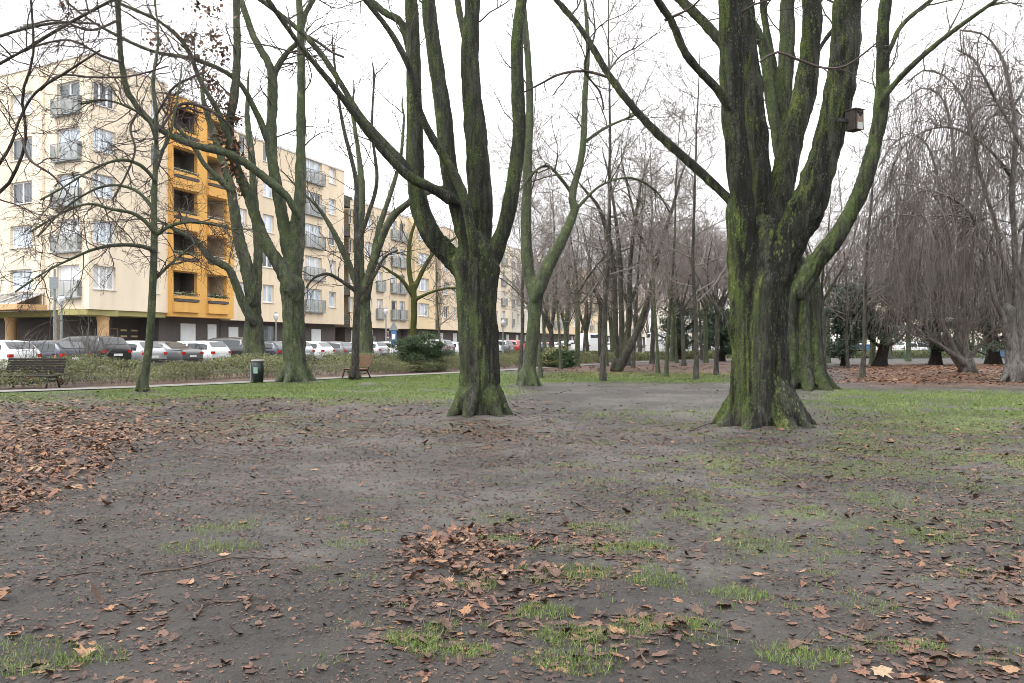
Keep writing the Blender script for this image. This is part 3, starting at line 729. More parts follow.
# ------------------------------------------------------------------ bare trees of the rows behind (one mesh per kind, copied)
M_TWF = simple('haze_paled_twig_bark', (.185, .168, .155), .85, .1, .25, 2.0); M_TWFR = simple('haze_paled_twig_bark_reddish', (.195, .165, .150), .85, .1, .25, 2.0); M_TRF = bark('haze_paled_trunk_bark', (.06,.056,.05), (.19,.178,.155), (.13,.145,.075), .24, speck=.2)  # bark colours paled to stand in for haze over the background trees
def gen_tree(seed, H, r0, style):
    rng = np.random.default_rng(seed)
    N = 14
    def leader(p0, d, L, ra, rb, wob):
        P = [np.array(p0, float)]; d = np.array(d, float)
        for k in range(N-1):
            d = norm(d + rng.normal(size=3)*wob + np.array([0, 0, 0.05])); P.append(P[-1]+d*L/(N-1))
        return np.array(P), np.linspace(ra, rb, N)
    tr = []; lim = []
    if style == 'pole':
        P, R = leader((0, 0, -.1), (0, 0, 1), H, r0, r0*.18, .03); R[0] *= 1.5; tr.append((P, R)); 
        tP = np.array([P]); tR = np.array([R])
        lP, lR = spawn(tP, tR, 26, .22, .98, 45, 85, H*.12, H*.30, 10, .4, .02, .06, .1, rng, absolute=True, rmax=r0*.4)
    elif style == 'fork':
        h = H*rng.uniform(.18, .26)
        P, R = leader((0, 0, -.1), (0, 0, 1), h, r0, r0*.85, .02); R[0] *= 1.45; R[1] *= 1.15; tr.append((P, R))
        k = rng.integers(3, 5)
        stems = []
        for i in range(k):
            a = 2*math.pi*(i+rng.uniform(-.2, .2))/k; s = rng.uniform(.25, .5)
            stems.append(leader(P[-2]-np.array([0, 0, .1]), (math.cos(a)*s, math.sin(a)*s, 1), (H-h)*rng.uniform(.75, 1.05), r0*.62, r0*.1, .07))
        tP = np.array([s[0] for s in stems]); tR = np.array([s[1] for s in stems]); tr += stems
        lP, lR = spawn(tP, tR, 9, .15, .98, 35, 75, H*.12, H*.30, 10, .5, .02, .05, .13, rng, absolute=True, rmax=r0*.4)
    else:   # spreading crown on a clear trunk
        h = H*.42
        P, R = leader((0, 0, -.1), (0, 0, 1), h, r0, r0*.8, .02); R[0] *= 1.45; R[1] *= 1.15; tr.append((P, R))
        stems = [leader(P[-1-int(rng.integers(0, 3))], (math.cos(a)*s, math.sin(a)*s, .8), H*.58*rng.uniform(.7, 1.05), r0*.5, r0*.08, .1) for a, s in [(2*math.pi*(i+rng.uniform(-.3, .3))/6, rng.uniform(.2, .9)) for i in range(6)]]
        tP = np.array([s[0] for s in stems]); tR = np.array([s[1] for s in stems]); tr += stems
        lP, lR = spawn(tP, tR, 7, .2, .98, 35, 75, H*.10, H*.26, 9, .5, .02, .03, .14, rng, absolute=True, rmax=r0*.35)
    b, bR = spawn(lP, lR, 6, .15, 1, 30, 70, .3, .65, 7, .6, .011, .03, .15, rng)
    c, cR = spawn(b, bR, 5, .15, 1, 25, 65, .35, .75, 5, .65, .0085, .02, .15, rng)
    e, eR = spawn(c, cR, 3, .2, 1, 20, 60, .4, .9, 4, .7, .0075, 0, .15, rng)
    tv = join_vf([tubes(p[None], r[None], 9) for p, r in tr])
    cv = join_vf([tubes(lP, lR, 5), tubes(b, bR, 4), tubes(c, cR, 3), tubes(e, eR, 3)])
    return tv, cv

KINDS = {}
for key, seed, H, r0, style, tm, cm in (
    ('pole', 101, 14.5, .105, 'pole', M_TRF, M_TWF), ('pole2', 102, 13.0, .10, 'pole', M_GREEN, M_TWFR),
    ('fork', 103, 14.0, .21, 'fork', M_TRF, M_TWF), ('fork2', 104, 13.0, .19, 'fork', M_GREEN, M_TWF),
    ('spread', 105, 11.5, .17, 'spread', M_TRF, M_TWFR), ('spread2', 106, 12.5, .19, 'spread', M_GREEN, M_TWF)):
    tv, cv = gen_tree(seed, H, r0, style)
    KINDS[key] = (mesh_np('trunk', tv[0], [tv[1]], True, tm), mesh_np('crown', cv[0], [cv[1]], True, cm), H)

def place(kind, px, d, scale, rot, label, group=None, x=None, sq=1.0):
    tm, cm, H = KINDS[kind]
    x = (px-512)/FPX*d if x is None else x
    r = empty('tree', (x, d, 0), rot, label, 'tree', group)
    r.scale = (scale*sq, scale*sq, scale)
    link('trunk', tm, r); link('crown', cm, r)
    return r

place('pole', 603, 34.5, 1.08, .4, 'thin straight pole-like tree standing alone between the two big dark trees')
place('pole2', 541, 38.0, .85, 1.2, 'thin pale sapling just right of the bushy-topped green tree')
place('pole', 520, 44.0, 1.0, 2.2, 'thin black-stemmed tree half hidden left of the bushy-topped green tree')
place('pole', 696, 36.6, 1.0, 3.0, 'slim dark tree nearest to the biggest trunk on its left')
place('pole2', 666, 39.5, .92, 4.0, 'slim greenish tree standing second to the left of the biggest trunk')
place('pole2', 658, 44.0, .95, .7, 'thin dark tree just behind the second slim trunk left of the biggest tree')
place('spread', 716, 41.5, .72, 5.0, 'short slender tree with dark foot right beside the biggest trunk')
place('pole', 862, 37.6, .98, 1.7, 'slim dark tree on the right in front of the loose conifer')
place('spread', 824, 52.0, 1.0, .5, 'reddish-twigged tree seen between the mossy forked tree and the slim dark tree')
place('spread2', 828, 66.0, 1.0, 1.5, 'thick dark trunk behind the mossy forked tree at the far edge of the lawn')
place('pole2', 441, 62.0, .8, 1.1, 'thin bare street tree in front of the last near facade recess')
place('fork2', 470, 66.0, .9, 2.1, 'forked street tree partly hidden by the left of the dark candelabra trunk')

rg = np.random.default_rng(7)
row = [(553,62,'fork',.9),(566,70,'fork2',1.0),(577,56,'spread2',.95),(588,74,'fork',1.0),(600,66,'spread',1.0),(612,80,'fork2',1.1),(628,60,'spread',1.05),
       (640,86,'fork',1.05),(652,64,'spread',1.0),(672,72,'spread2',1.05),(684,58,'spread',.95),(694,84,'spread',1.15),(706,66,'spread2',1.0),(722,74,'spread',1.1),(738,60,'spread',1.0),
       (752,82,'spread2',1.15),(770,70,'spread',1.05),(786,88,'spread',1.1),(842,76,'spread',1.1),(856,90,'fork',1.0),(872,62,'spread2',1.0),(890,84,'spread',1.2),
       (908,72,'spread2',1.1),(930,92,'spread',1.2),(955,78,'spread',1.1),(985,88,'spread2',1.2),(1010,76,'spread',1.1),(1040,66,'spread2',1.1),(545,90,'fork2',1.0),(530,84,'spread2',.9)]
row += [(536,58,'pole',.95),(561,50,'pole2',.9),(583,78,'pole',1.05),(607,60,'pole2',1.0),(633,52,'pole',.9),(677,66,'pole2',1.05),(702,76,'pole',1.1),(848,54,'pole',.95)]
for px, d, k, s in row:
    place(k, px, d, s*rg.uniform(.92, 1.08), rg.uniform(0, 6.28), 'bare winter tree in the mixed rows beyond the far edge of the lawn', 'bare trees in the rows beyond the lawn')
for i in range(34):
    px = 500 + 560*(i+rg.uniform(-.3, .3))/33.0; d = rg.uniform(100, 150)
    place(['spread', 'fork', 'spread2', 'fork2'][i % 4], px, d, rg.uniform(.95, 1.3), rg.uniform(0, 6.28), 'distant bare tree far behind the lawn, seen only as a grey-brown haze of twigs', 'distant bare trees on the far side of the park')

# ------------------------------------------------------------------ evergreens and shrubs made of many small leaves
def leaf_mat(name, col, var=0.35, rough=0.55):
    t = NT(name); at = t.n('Attribute', attribute_name='tint').outputs['Fac']
    a = tuple(c*(1-var) for c in col); b = tuple(min(1, c*(1+var)) for c in col)
    return t.finish(t.mix(at, a, b), rough, None, 0.3)

def set_tint(me, per_face_tint, k):
    at = me.attributes.new('tint', 'FLOAT', 'FACE')
    at.data.foreach_set('value', np.asarray(per_face_tint, np.float32))

def leaf_cloud(C, size, rng, aspect=0.45, flat=0.0, droop=0.0):
    """one folded diamond leaf (2 tris as a quad) per centre"""
    n = len(C)
    a = norm(rng.normal(size=(n, 3))*np.array([1, 1, 1-flat]) + np.array([0, 0, droop]))
    b = norm(np.cross(a, rng.normal(size=(n, 3))))
    s = size*rng.uniform(.6, 1.3, n)[:, None]
    V = np.stack([C-a*s*.5, C+b*s*aspect*.5, C+a*s*.5, C-b*s*aspect*.5], 1)
    return V.reshape(-1, 3), np.arange(n*4).reshape(n, 4)

M_YEW = leaf_mat('yew_needles', (0.030, 0.050, 0.026))
M_CONI = leaf_mat('conifer_needles', (0.045, 0.068, 0.045))
M_BUSH = leaf_mat('bush_leaves', (0.040, 0.068, 0.026), .45)
M_HEDGE = leaf_mat('groundcover_leaves', (0.145, 0.158, 0.068), .42)
M_HEDGB = leaf_mat('brown_hedge_leaves', (0.12, 0.085, 0.05), .4)

def evergreen(name, px, d, H, z0, rad, nclump, label, mat, seed, trunk_r=.25, lean=0.0, group=None, per=130, leaf=.16, trunkmat=None):
    rng = np.random.default_rng(seed)
    x = (px-512)/FPX*d
    r = empty(name, (x, d, 0), 0, label, 'tree' if 'tree' in name or 'conifer' in name or 'yew' in name else 'shrub', group)
    N = 9; z = np.linspace(-.1, H*.85, N)
    P = np.stack([lean*z + np.sin(z*.7+seed)*.08, np.cos(z*.5)*.05, z], 1); R = np.linspace(trunk_r, trunk_r*.25, N); R[0] *= 1.4
    bs = spawn(P[None], R[None], 26, z0/H*.8, 1, 55, 95, rad*.5, rad*1.0, 8, .4, .02, .02, .14, rng, absolute=True, rmax=trunk_r*.4)
    V, F = tubes(P[None], R[None], 9)
    link('trunk', mesh_np('trunk', V, [F], True, trunkmat or M_YEWT), r)
    V, F = tubes(*bs, 5); link('branches', mesh_np('branches', V, [F], True, trunkmat or M_YEWT), r)
    bP = bs[0]; ti = rng.integers(0, len(bP), nclump); ki = rng.integers(2, bP.shape[1], nclump)
    c = bP[ti, ki] + rng.normal(size=(nclump, 3))*np.array([.25, .25, .12])*rad*.5
    c[:, 2] = np.maximum(c[:, 2], z0)
    tint = rng.uniform(0.1, .9, nclump)
    C = (c[:, None, :] + rng.normal(size=(nclump, per, 3))*np.array([.34, .34, .17])*min(1.0, rad/2.2)).reshape(-1, 3)
    V, F = leaf_cloud(C, leaf, rng, .4)
    me = mesh_np('crown', V, [F], False, mat)
    set_tint(me, np.clip(np.repeat(tint, per)+rng.normal(size=len(F))*.2, 0, 1), 1)
    link('crown', me, r)
    return r

evergreen('yew_tree', 880, 57, 6.5, 1.5, 3.0, 150, 'dark evergreen with a black leaning trunk behind the slim dark tree', M_YEW, 201, .42, .18)
evergreen('yew_tree', 935, 60, 7.0, 1.3, 3.4, 190, 'dark evergreen with a thick black trunk behind the curtain of weeping twigs', M_YEW, 202, .4, .03)
evergreen('yew_tree', 993, 62, 7.5, 1.4, 3.6, 190, 'dark evergreen right of the weeping shrub stems beside the pale grey trunks', M_YEW, 203, .5, 0)
evergreen('yew_tree', 1040, 60, 7.0, 1.4, 3.4, 130, 'dark evergreen at the right edge behind the pale grey trunks', M_YEW, 204, .4, 0)
evergreen('conifer', 845, 58, 6.0, .9, 2.4, 120, 'loose grey-green conifer between the mossy forked tree and the leaning black trunk', M_CONI, 205, .2, .05, leaf=.2)
evergreen('yew_tree', 680, 80, 5.6, .9, 2.6, 110, 'dark evergreen with a broad black trunk far behind the slim trees', M_YEW, 206, .55, 0)
evergreen('yew_tree', 722, 72, 4.6, .9, 2.5, 110, 'low dark evergreen far back, just left of the biggest trunk', M_YEW, 207, .3, 0)
evergreen('yew_tree', 708, 95, 5.5, .9, 3.0, 110, 'farther low dark evergreen between the slim trees and the biggest trunk', M_YEW, 208, .3, 0)
evergreen('evergreen_shrub', 411, 45, 1.85, .15, 1.25, 95, 'rounded dark green bush in the bed behind the path', M_BUSH, 210, .09, 0, per=150, leaf=.10)
evergreen('evergreen_shrub', 434, 46.5, 1.45, .15, 1.0, 70, 'smaller dark green bush touching the right side of the rounded bush', M_BUSH, 211, .08, 0, per=150, leaf=.10)
evergreen('evergreen_shrub', 553, 54, 1.35, .1, 1.0, 60, 'light green low bush beyond the lawn right of the bushy-topped green tree', M_HEDGE, 212, .06, 0, per=130, leaf=.12)
evergreen('evergreen_shrub', 566, 52.5, 1.0, .1, .8, 36, 'small dull green bush beside the light green low bush', M_BUSH, 213, .06, 0, per=130, leaf=.12)

# bare shrub by the lamp, pale twigs
def bare_shrub(px, d, H, label, seed, mat, n=16):
    rng = np.random.default_rng(seed); x = (px-512)/FPX*d
    r = empty('bare_shrub', (x, d, 0), 0, label, 'shrub')
    P0 = np.array([[[0, 0, -.1], [0, 0, .05], [0, 0, .2]]], float); R0 = np.full((1, 3), .05)
    a, ar = spawn(P0, R0, n, .3, 1, 5, 50, H*.7, H*1.05, 9, .5, .012, .03, .08, rng, absolute=True)
    b, br = spawn(a, ar, 7, .25, 1, 20, 55, .25, .5, 6, .6, .006, .03, .12, rng)
    c, cr = spawn(b, br, 4, .2, 1, 20, 50, .3, .6, 4, .7, .005, .02, .12, rng)
    V, F = tubes(a, ar, 5); link('stems', mesh_np('stems', V, [F], True, mat), r)
    V, F = join_vf([tubes(b, br, 3), tubes(c, cr, 3)]); link('crown', mesh_np('crown', V, [F], True, mat), r)
bare_shrub(87, 36.5, 2.5, 'pale leafless shrub in front of the parked dark hatchback', 301, M_BEECH)
bare_shrub(30, 38.0, 1.9, 'small leafless shrub behind the bench under the entrance canopy', 302, M_TWIGB, 10)
# ------------------------------------------------------------------ ground
def sm(a, b, x):
    t = np.clip((x-a)/(b-a), 0, 1); return t*t*(3-2*t)

def topx(x, y):
    y = np.maximum(y, .3); return 512+FPX*x/y, HOR+FPX*CAM_H/y

PATH = np.array([(-34, 18.5), (-24, 22.6), (-18.5, 25.6), (-14.4, 28.4), (-10.9, 32.6), (-8.9, 35.6), (-5.4, 40.6), (-1.7, 46.0), (2.5, 54.0), (6.5, 62.0), (13, 72), (24, 80), (44, 86)], float)
PATHS = resample(PATH, 140)
U2 = np.array([.33, .944]); U2 /= np.linalg.norm(U2); OUT2 = np.array([U2[1], -U2[0]])
Q2 = np.array([-26.73, 53.7])
CAR0 = np.array([-20.5, 40.0])

def pathdist(x, y):
    """signed distance to the path centre line, positive on its far (street) side"""
    out = np.full(x.shape, 1e9); sg = np.zeros(x.shape)
    for i in range(0, len(PATHS)-1):
        a = PATHS[i]; b = PATHS[i+1]; t = b-a; L = np.hypot(*t)
        u = np.clip(((x-a[0])*t[0]+(y-a[1])*t[1])/L**2, 0, 1)
        dx = x-a[0]-u*t[0]; dy = y-a[1]-u*t[1]; dd = np.hypot(dx, dy)
        m = dd < out; out = np.where(m, dd, out); sg = np.where(m, np.sign(-dx*t[1]+dy*t[0]), sg)
    return out*sg

TRUNKS = [(W(763, HOR, 15.1), 1.0, .16), (W(478, HOR, 18.0), .8, .10), (W(806, HOR, 27.0), 1.0, .14), (W(295, HOR, 33.0), 1.0, .14), (W(528, HOR, 29), .7, .08), (W(143, HOR, 26.3), .5, .05)]

def height(x, y):
    p = np.stack([x, y, np.zeros_like(x)], 1)
    h = (fbm(p*.22, 3, 3)-.5)*.16 + (fbm(p*1.1, 5, 3)-.5)*.07
    near = sm(16, 6, y)
    h += near*((fbm(p*4.5, 8, 3)-.5)*.045 + (fbm(p*14, 9, 2)-.5)*.016)
    for c, r, a in TRUNKS:
        d = np.hypot(x-c[0], y-c[1]); h += a*np.exp(-(d/(r*1.25))**2)
    return h*sm(120, 60, y)*sm(-.3, -3.0, np.where(y < 60, pathdist_fast(x, y), 0)) 

def pathdist_fast(x, y):
    # only the lawn side keeps its bumps; the path and the street are level
    py = np.interp(x, PATHS[:, 0], PATHS[:, 1])
    return (y-py)*.8

def nz(x, y, f, seed, o=3):
    return fbm(np.stack([x*f, y*f, np.zeros_like(x)], 1), seed, o)

def grass_cover(x, y):
    px, py = topx(x, y)
    n = nz(x, y, .55, 21); n2 = nz(x, y, 2.2, 22)
    g = np.zeros_like(x)
    lawn = sm(60, 120, px)*sm(560, 470, px)*sm(408, 392, py)*sm(370, 374, py)
    lawn = np.maximum(lawn, .8*sm(460, 540, px)*sm(760, 700, px)*sm(386, 380, py)*sm(371, 375, py))
    lawn = np.maximum(lawn, .6*sm(90, 30, px)*sm(410, 396, py))
    g = np.maximum(g, lawn*sm(.22, .45, n*.6+n2*.4))
    mid = sm(450, 402, py)*sm(0, 60, px)*sm(560, 430, px)*sm(.46, .62, n*.55+n2*.45)*.55
    g = np.maximum(g, mid)
    n3 = nz(x, y, 6.5, 23)
    right = sm(790, 850, px)*sm(386, 396, py)*sm(540, 430, py)*sm(.30, .56, n*.35+n2*.35+n3*.3)*.9
    g = np.maximum(g, right)
    sp = sm(520, 640, px)*sm(395, 405, py)*sm(640, 470, py)*sm(.44, .60, n*.25+n2*.35+n3*.4)*.6
    g = np.maximum(g, sp)
    any_ = sm(660, 480, py)*sm(.53, .66, n2*.35+n*.2+n3*.45)*.4*sm(396, 410, py)
    g = np.maximum(g, any_)
    bare = sm(500, 560, px)*sm(800, 760, px)*sm(380, 386, py)*sm(415, 402, py)
    g *= 1-.85*bare
    bare2 = sm(150, 260, px)*sm(560, 460, px)*sm(445, 455, py)*sm(520, 490, py)
    g *= 1-.8*bare2
    for c, r, a in TRUNKS:
        g *= sm(.55, 1.5, np.hypot(x-c[0], y-c[1])/r)
    return g

def leaf_cover(x, y):
    px, py = topx(x, y)
    n = nz(x, y, .8, 31); n2 = nz(x, y, 3.0, 32)
    L = np.full_like(x, .035)
    edge = 516-np.clip(px, 0, 200)*.42+(n-.5)*40
    pile = sm(225, 95, px+(n2-.5)*120)*sm(396, 425, py+(n-.5)*50)*sm(edge+26, edge-30, py)
    L = np.maximum(L, pile*(.45+1.1*n*sm(.25, .5, n2)))
    L = np.maximum(L, .5*sm(360, 220, px)*sm(392, 400, py)*sm(470, 430, py)*sm(.36, .58, n2))
    L = np.maximum(L, .45*sm(620, 480, px)*sm(395, 404, py)*sm(455, 425, py)*sm(.36, .56, n*.5+n2*.5))
    e = ((px-548)/185)**2+((py-610)/95)**2
    L = np.maximum(L, .62*sm(1.25, .45, e)*sm(.28, .56, n2))
    e = ((px-480)/105)**2+((py-558)/36)**2
    L = np.maximum(L, 1.0*sm(1.2, .3, e)*sm(.3, .5, n2))
    e = ((px-600)/90)**2+((py-560)/34)**2
    L = np.maximum(L, .7*sm(1.2, .3, e)*sm(.35, .55, n2))
    L = np.maximum(L, .62*sm(850, 1000, px+(py-480)*.35)*sm(470, 560, py)*sm(.30, .55, n2))
    L = np.maximum(L, .30*sm(540, 620, py)*sm(.40, .58, n2))
    L = np.maximum(L, .20*sm(640, 900, px)*sm(400, 430, py)*sm(.45, .6, n2))
    L = np.maximum(L, .40*sm(500, 560, px)*sm(760, 700, px)*sm(362, 366, py)*sm(384, 374, py)*sm(.3, .5, n2))
    L = np.maximum(L, .85*sm(815, 870, px)*sm(363, 366, py)*sm(388, 380, py))
    L = np.maximum(L, .4*sm(790, 830, px)*sm(388, 378, py)*sm(362, 366, py))
    return L

def axis(lo, hi, fine_lo, fine_hi, step, growth):
    v = list(np.arange(fine_lo, fine_hi, step)); s = step; a = fine_lo
    left = []
    while a > lo: s *= growth; a -= s; left.append(a)
    s = step; b = v[-1]; right = []
    while b < hi: s *= growth; b += s; right.append(b)
    return np.array(left[::-1]+v+right)

xs = axis(-700, 700, -4.2, 4.2, .045, 1.035)
ys = axis(-60, 900, 3.0, 8.5, .045, 1.022)
X, Y = np.meshgrid(xs, ys); x = X.ravel(); y = Y.ravel()
z = height(x, y)
nx, ny = len(xs), len(ys)
idx = np.arange(nx*ny).reshape(ny, nx)
F = np.stack([idx[:-1, :-1], idx[:-1, 1:], idx[1:, 1:], idx[1:, :-1]], -1).reshape(-1, 4)
gme = mesh_np('ground', np.stack([x, y, z], 1), [F], True)
pd = pathdist(x, y); far = y > 2
ga = gme.attributes.new('grass', 'FLOAT', 'POINT'); gv = np.where(far, grass_cover(x, y), 0)
gv = np.where(pd > 0, .12, gv); ga.data.foreach_set('value', gv.astype(np.float32))
la = gme.attributes.new('litter', 'FLOAT', 'POINT'); lv = np.where(far, leaf_cover(x, y), 0); la.data.foreach_set('value', lv.astype(np.float32))
oa = gme.attributes.new('carpet', 'FLOAT', 'POINT'); pxx, pyy = topx(x, y)
ov = np.where(far, sm(830, 880, pxx+(nz(x, y, .5, 41)-.5)*60)*sm(362, 366, pyy)*sm(390, 381, pyy), 0)
ov = np.maximum(ov, np.where(far, .5*sm(510, 560, pxx)*sm(800, 740, pxx)*sm(361, 365, pyy)*sm(379, 373, pyy), 0))
so2 = (x-CAR0[0])*OUT2[0]+(y-CAR0[1])*OUT2[1]
ov = np.maximum(ov, .45*((pd > .7) & (pd < 7.5) & (so2 > 4.9)))
oa.data.foreach_set('value', ov.astype(np.float32))

t = NT('park_soil'); co = t.objco()
g_ = t.n('Attribute', attribute_name='grass').outputs['Fac']; l_ = t.n('Attribute', attribute_name='litter').outputs['Fac']; o_ = t.n('Attribute', attribute_name='carpet').outputs['Fac']
n1 = t.noise(co, .9, 5, .6); n2 = t.noise(co, 7, 5, .65); n3 = t.noise(co, 45, 5, .7); n4 = t.noise(co, 160, 3, .6)
soil = t.mix(t.ramp(n2, .3, .72), (0.026, 0.024, 0.0225), (0.088, 0.0815, 0.074))
soil = t.mix(t.math('MULTIPLY', t.ramp(n1, .38, .64), .7), soil, (0.135, 0.128, 0.118))
soil = t.mix(t.math('MULTIPLY', t.ramp(n3, .56, .68), .55), soil, (0.13, 0.113, 0.10))
soil = t.mix(t.math('MULTIPLY', t.ramp(n3, .42, .30), .65), soil, (0.020, 0.017, 0.016))
soil = t.mix(t.math('MULTIPLY', t.ramp(n4, .60, .70), .5), soil, (0.16, 0.14, 0.12))
fle = t.math('MULTIPLY', t.ramp(t.noise(t.mapping(co, (1, 1.5, 1)), 34, 5, .75), .55, .63), t.ramp(t.noise(co, 1.7, 4, .7), .35, .6, .25, .8))
soil = t.mix(fle, soil, (0.105, 0.080, 0.066))
fle2 = t.math('MULTIPLY', t.ramp(t.noise(t.mapping(co, (1.4, 1, 1)), 42, 4, .8), .58, .64), .8)
soil = t.mix(fle2, soil, (0.20, 0.17, 0.145))
lit = t.mix(t.ramp(t.noise(co, 22, 4, .7), .35, .65), (0.045, 0.031, 0.026), (0.125, 0.080, 0.060))
col = t.mix(t.math('MULTIPLY', t.ramp(l_, .05, .8), t.ramp(t.noise(co, 11, 4, .7), .40, .58)), soil, lit)
gr = t.mix(t.ramp(t.noise(co, 30, 4, .7), .35, .65), (0.065, 0.085, 0.026), (0.15, 0.19, 0.065))
gm = t.math('MULTIPLY', t.ramp(g_, .05, .75), t.ramp(t.math('ADD', t.noise(co, 16, 6, .8), t.math('MULTIPLY', g_, .24)), .50, .66))
col = t.mix(gm, col, gr)
orange = t.mix(t.ramp(t.noise(co, 9, 5, .75), .35, .65), (0.13, 0.062, 0.034), (0.30, 0.14, 0.07))
col = t.mix(t.math('MULTIPLY', o_, .85), col, orange)
hh = t.math('ADD', t.math('MULTIPLY', n2, .5), t.math('ADD', t.math('MULTIPLY', n3, .35), t.math('MULTIPLY', n4, .12)))
nm = t.bump(hh, 1.0, .09)
rg_ = t.math('ADD', t.ramp(n1, .35, .6, .50, .70), t.math('MULTIPLY', gm, .2), True)
wy = t.n('SeparateXYZ', {0: co}).outputs
fg = t.math('MULTIPLY', t.ramp(wy[1], 8.0, 4.4), t.ramp(wy[0], 1.5, -1.5, .45, 1.0))
wet = t.ramp(t.math('ADD', t.noise(co, .33, 4, .6), t.math('MULTIPLY', fg, .16)), .40, .60)
col = t.mix(t.math('MULTIPLY', wet, .56), col, (.016, .014, .0135))
rg_ = t.math('ADD', rg_, t.math('MULTIPLY', wet, -.08))
M_SOIL = t.finish(col, rg_, nm, .25)
gme.materials.append(M_SOIL)
prop(link('ground', gme), kind='structure')

def gz(x, y): return height(np.atleast_1d(x).astype(float), np.atleast_1d(y).astype(float))

# ---- the sandy path and the street, thin sheets above the soil
def ribbon(name, c, w0, w1, zz, mat, zfun=None):
    tg = np.gradient(c, axis=0); tg /= np.linalg.norm(tg, axis=1)[:, None]; nn = np.stack([-tg[:, 1], tg[:, 0]], 1)
    k = 5; ts = np.linspace(w0, w1, k); n = len(c)
    wob = .12*(nz(c[:, 0], c[:, 1], .9, 51)-.5)
    V = np.concatenate([np.column_stack([c+nn*(q+wob[:, None]*(1 if i in (0, k-1) else 0)), np.full(n, zz)]) for i, q in enumerate(ts)])
    ii = np.arange(n*k).reshape(k, n)
    F = np.stack([ii[:-1, :-1], ii[:-1, 1:], ii[1:, 1:], ii[1:, :-1]], -1).reshape(-1, 4)
    return prop(link(name, mesh_np(name, V, [F[:, ::-1]], True, mat)), kind='structure')
t = NT('path_grit'); co = t.objco(); a = t.noise(co, 3, 5, .65); b = t.noise(co, 60, 3, .6)
M_PATH = t.finish(t.mix(t.ramp(a, .35, .65), (0.13, 0.125, 0.115), (0.22, 0.21, 0.195)), .75, t.bump(b, .4, .01), .3)
ribbon('path', PATHS, -.6, .6, .03, M_PATH)
t = NT('asphalt'); co = t.objco(); a = t.noise(co, .8, 5, .65); b = t.noise(co, 90, 3, .6)
M_ASPH = t.finish(t.mix(t.ramp(a, .35, .65), (0.042, 0.042, 0.044), (0.068, 0.067, 0.067)), .7, t.bump(b, .4, .008), .4)
st = np.array([CAR0+U2*s for s in np.linspace(-40, 190, 60)])
ribbon('street', st, -4.6, 5.25, .045, M_ASPH)
t = NT('paving'); co = t.objco(); br = t.n('TexBrick', {'Vector': co, 'Scale': 1.0, 'Color1': (.20, .195, .185, 1), 'Color2': (.25, .24, .23, 1), 'Mortar': (.10, .10, .095, 1), 'Mortar Size': .012, 'Brick Width': .5, 'Row Height': .5})
M_PAVE = t.finish(t.mix(t.math('MULTIPLY', t.ramp(t.noise(co, 1.2, 4), .4, .7), .4), br.outputs['Color'], (.12, .115, .11)), .75, None, .3)
kb = MB()
def slab(mb, s0, s1, o0, o1, z0, z1):
    P = [CAR0+U2*s-OUT2*o for s, o in ((s0, o0), (s1, o0), (s1, o1), (s0, o1))]
    n = len(mb.v); mb.v += [(p[0], p[1], z) for z in (z0, z1) for p in P]
    for q in ((0,3,2,1),(4,5,6,7),(0,1,5,4),(1,2,6,5),(2,3,7,6),(3,0,4,7)): mb.f.append(tuple(n+i for i in q))
slab(kb, -40, 190, 5.4, 12.5, -.2, .17)
prop(kb.build('pavement', M_PAVE), kind='structure')
t = NT('kerb_stone'); co = t.objco(); M_KERB = t.finish(t.mix(t.ramp(t.noise(co, 2.5, 4), .35, .65), (.22, .215, .205), (.33, .32, .31)), .7, None, .3)
kb = MB(); slab(kb, -40, 190, 5.25, 5.397, -.2, .19); slab(kb, -40, 190, -4.75, -4.603, -.2, .17); prop(kb.build('kerb', M_KERB), kind='structure')

# ------------------------------------------------------------------ fallen leaves
LEAF_OUT = np.array([(0,-.5),(.10,-.28),(.34,-.34),(.27,-.12),(.50,.06),(.30,.12),(.27,.28),(.10,.20),(0,.5),(-.10,.20),(-.27,.28),(-.30,.12),(-.50,.06),(-.27,-.12),(-.34,-.34),(-.10,-.28)])
LEAF_MID = np.array([(0,-.5),(.32,-.3),(.46,.08),(.18,.2),(0,.5),(-.18,.2),(-.46,.08),(-.32,-.3)])

LEAF_B = np.array([(0,-.5),(.16,-.36),(.30,-.30),(.33,-.10),(.42,.05),(.28,.16),(.20,.34),(.07,.36),(0,.5),(-.12,.36),(-.22,.28),(-.31,.12),(-.40,.02),(-.30,-.14),(-.28,-.32),(-.12,-.38)])
LEAF_C = np.array([(0,-.5),(.10,-.44),(.18,-.30),(.23,-.12),(.24,.05),(.20,.22),(.12,.36),(.05,.44),(0,.5),(-.06,.43),(-.14,.34),(-.20,.2),(-.23,.04),(-.22,-.14),(-.16,-.32),(-.08,-.44)])
LEAF_D = np.array([(-.1,-.5),(.12,-.36),(.36,-.30),(.30,-.05),(.40,.10),(.22,.14),(.26,.26),(.06,.16),(-.02,.2),(-.10,.12),(-.20,.16),(-.26,.06),(-.38,.02),(-.22,-.12),(-.3,-.3),(-.14,-.3)])
OUTS = [LEAF_OUT, LEAF_B, LEAF_C, LEAF_D, LEAF_C]

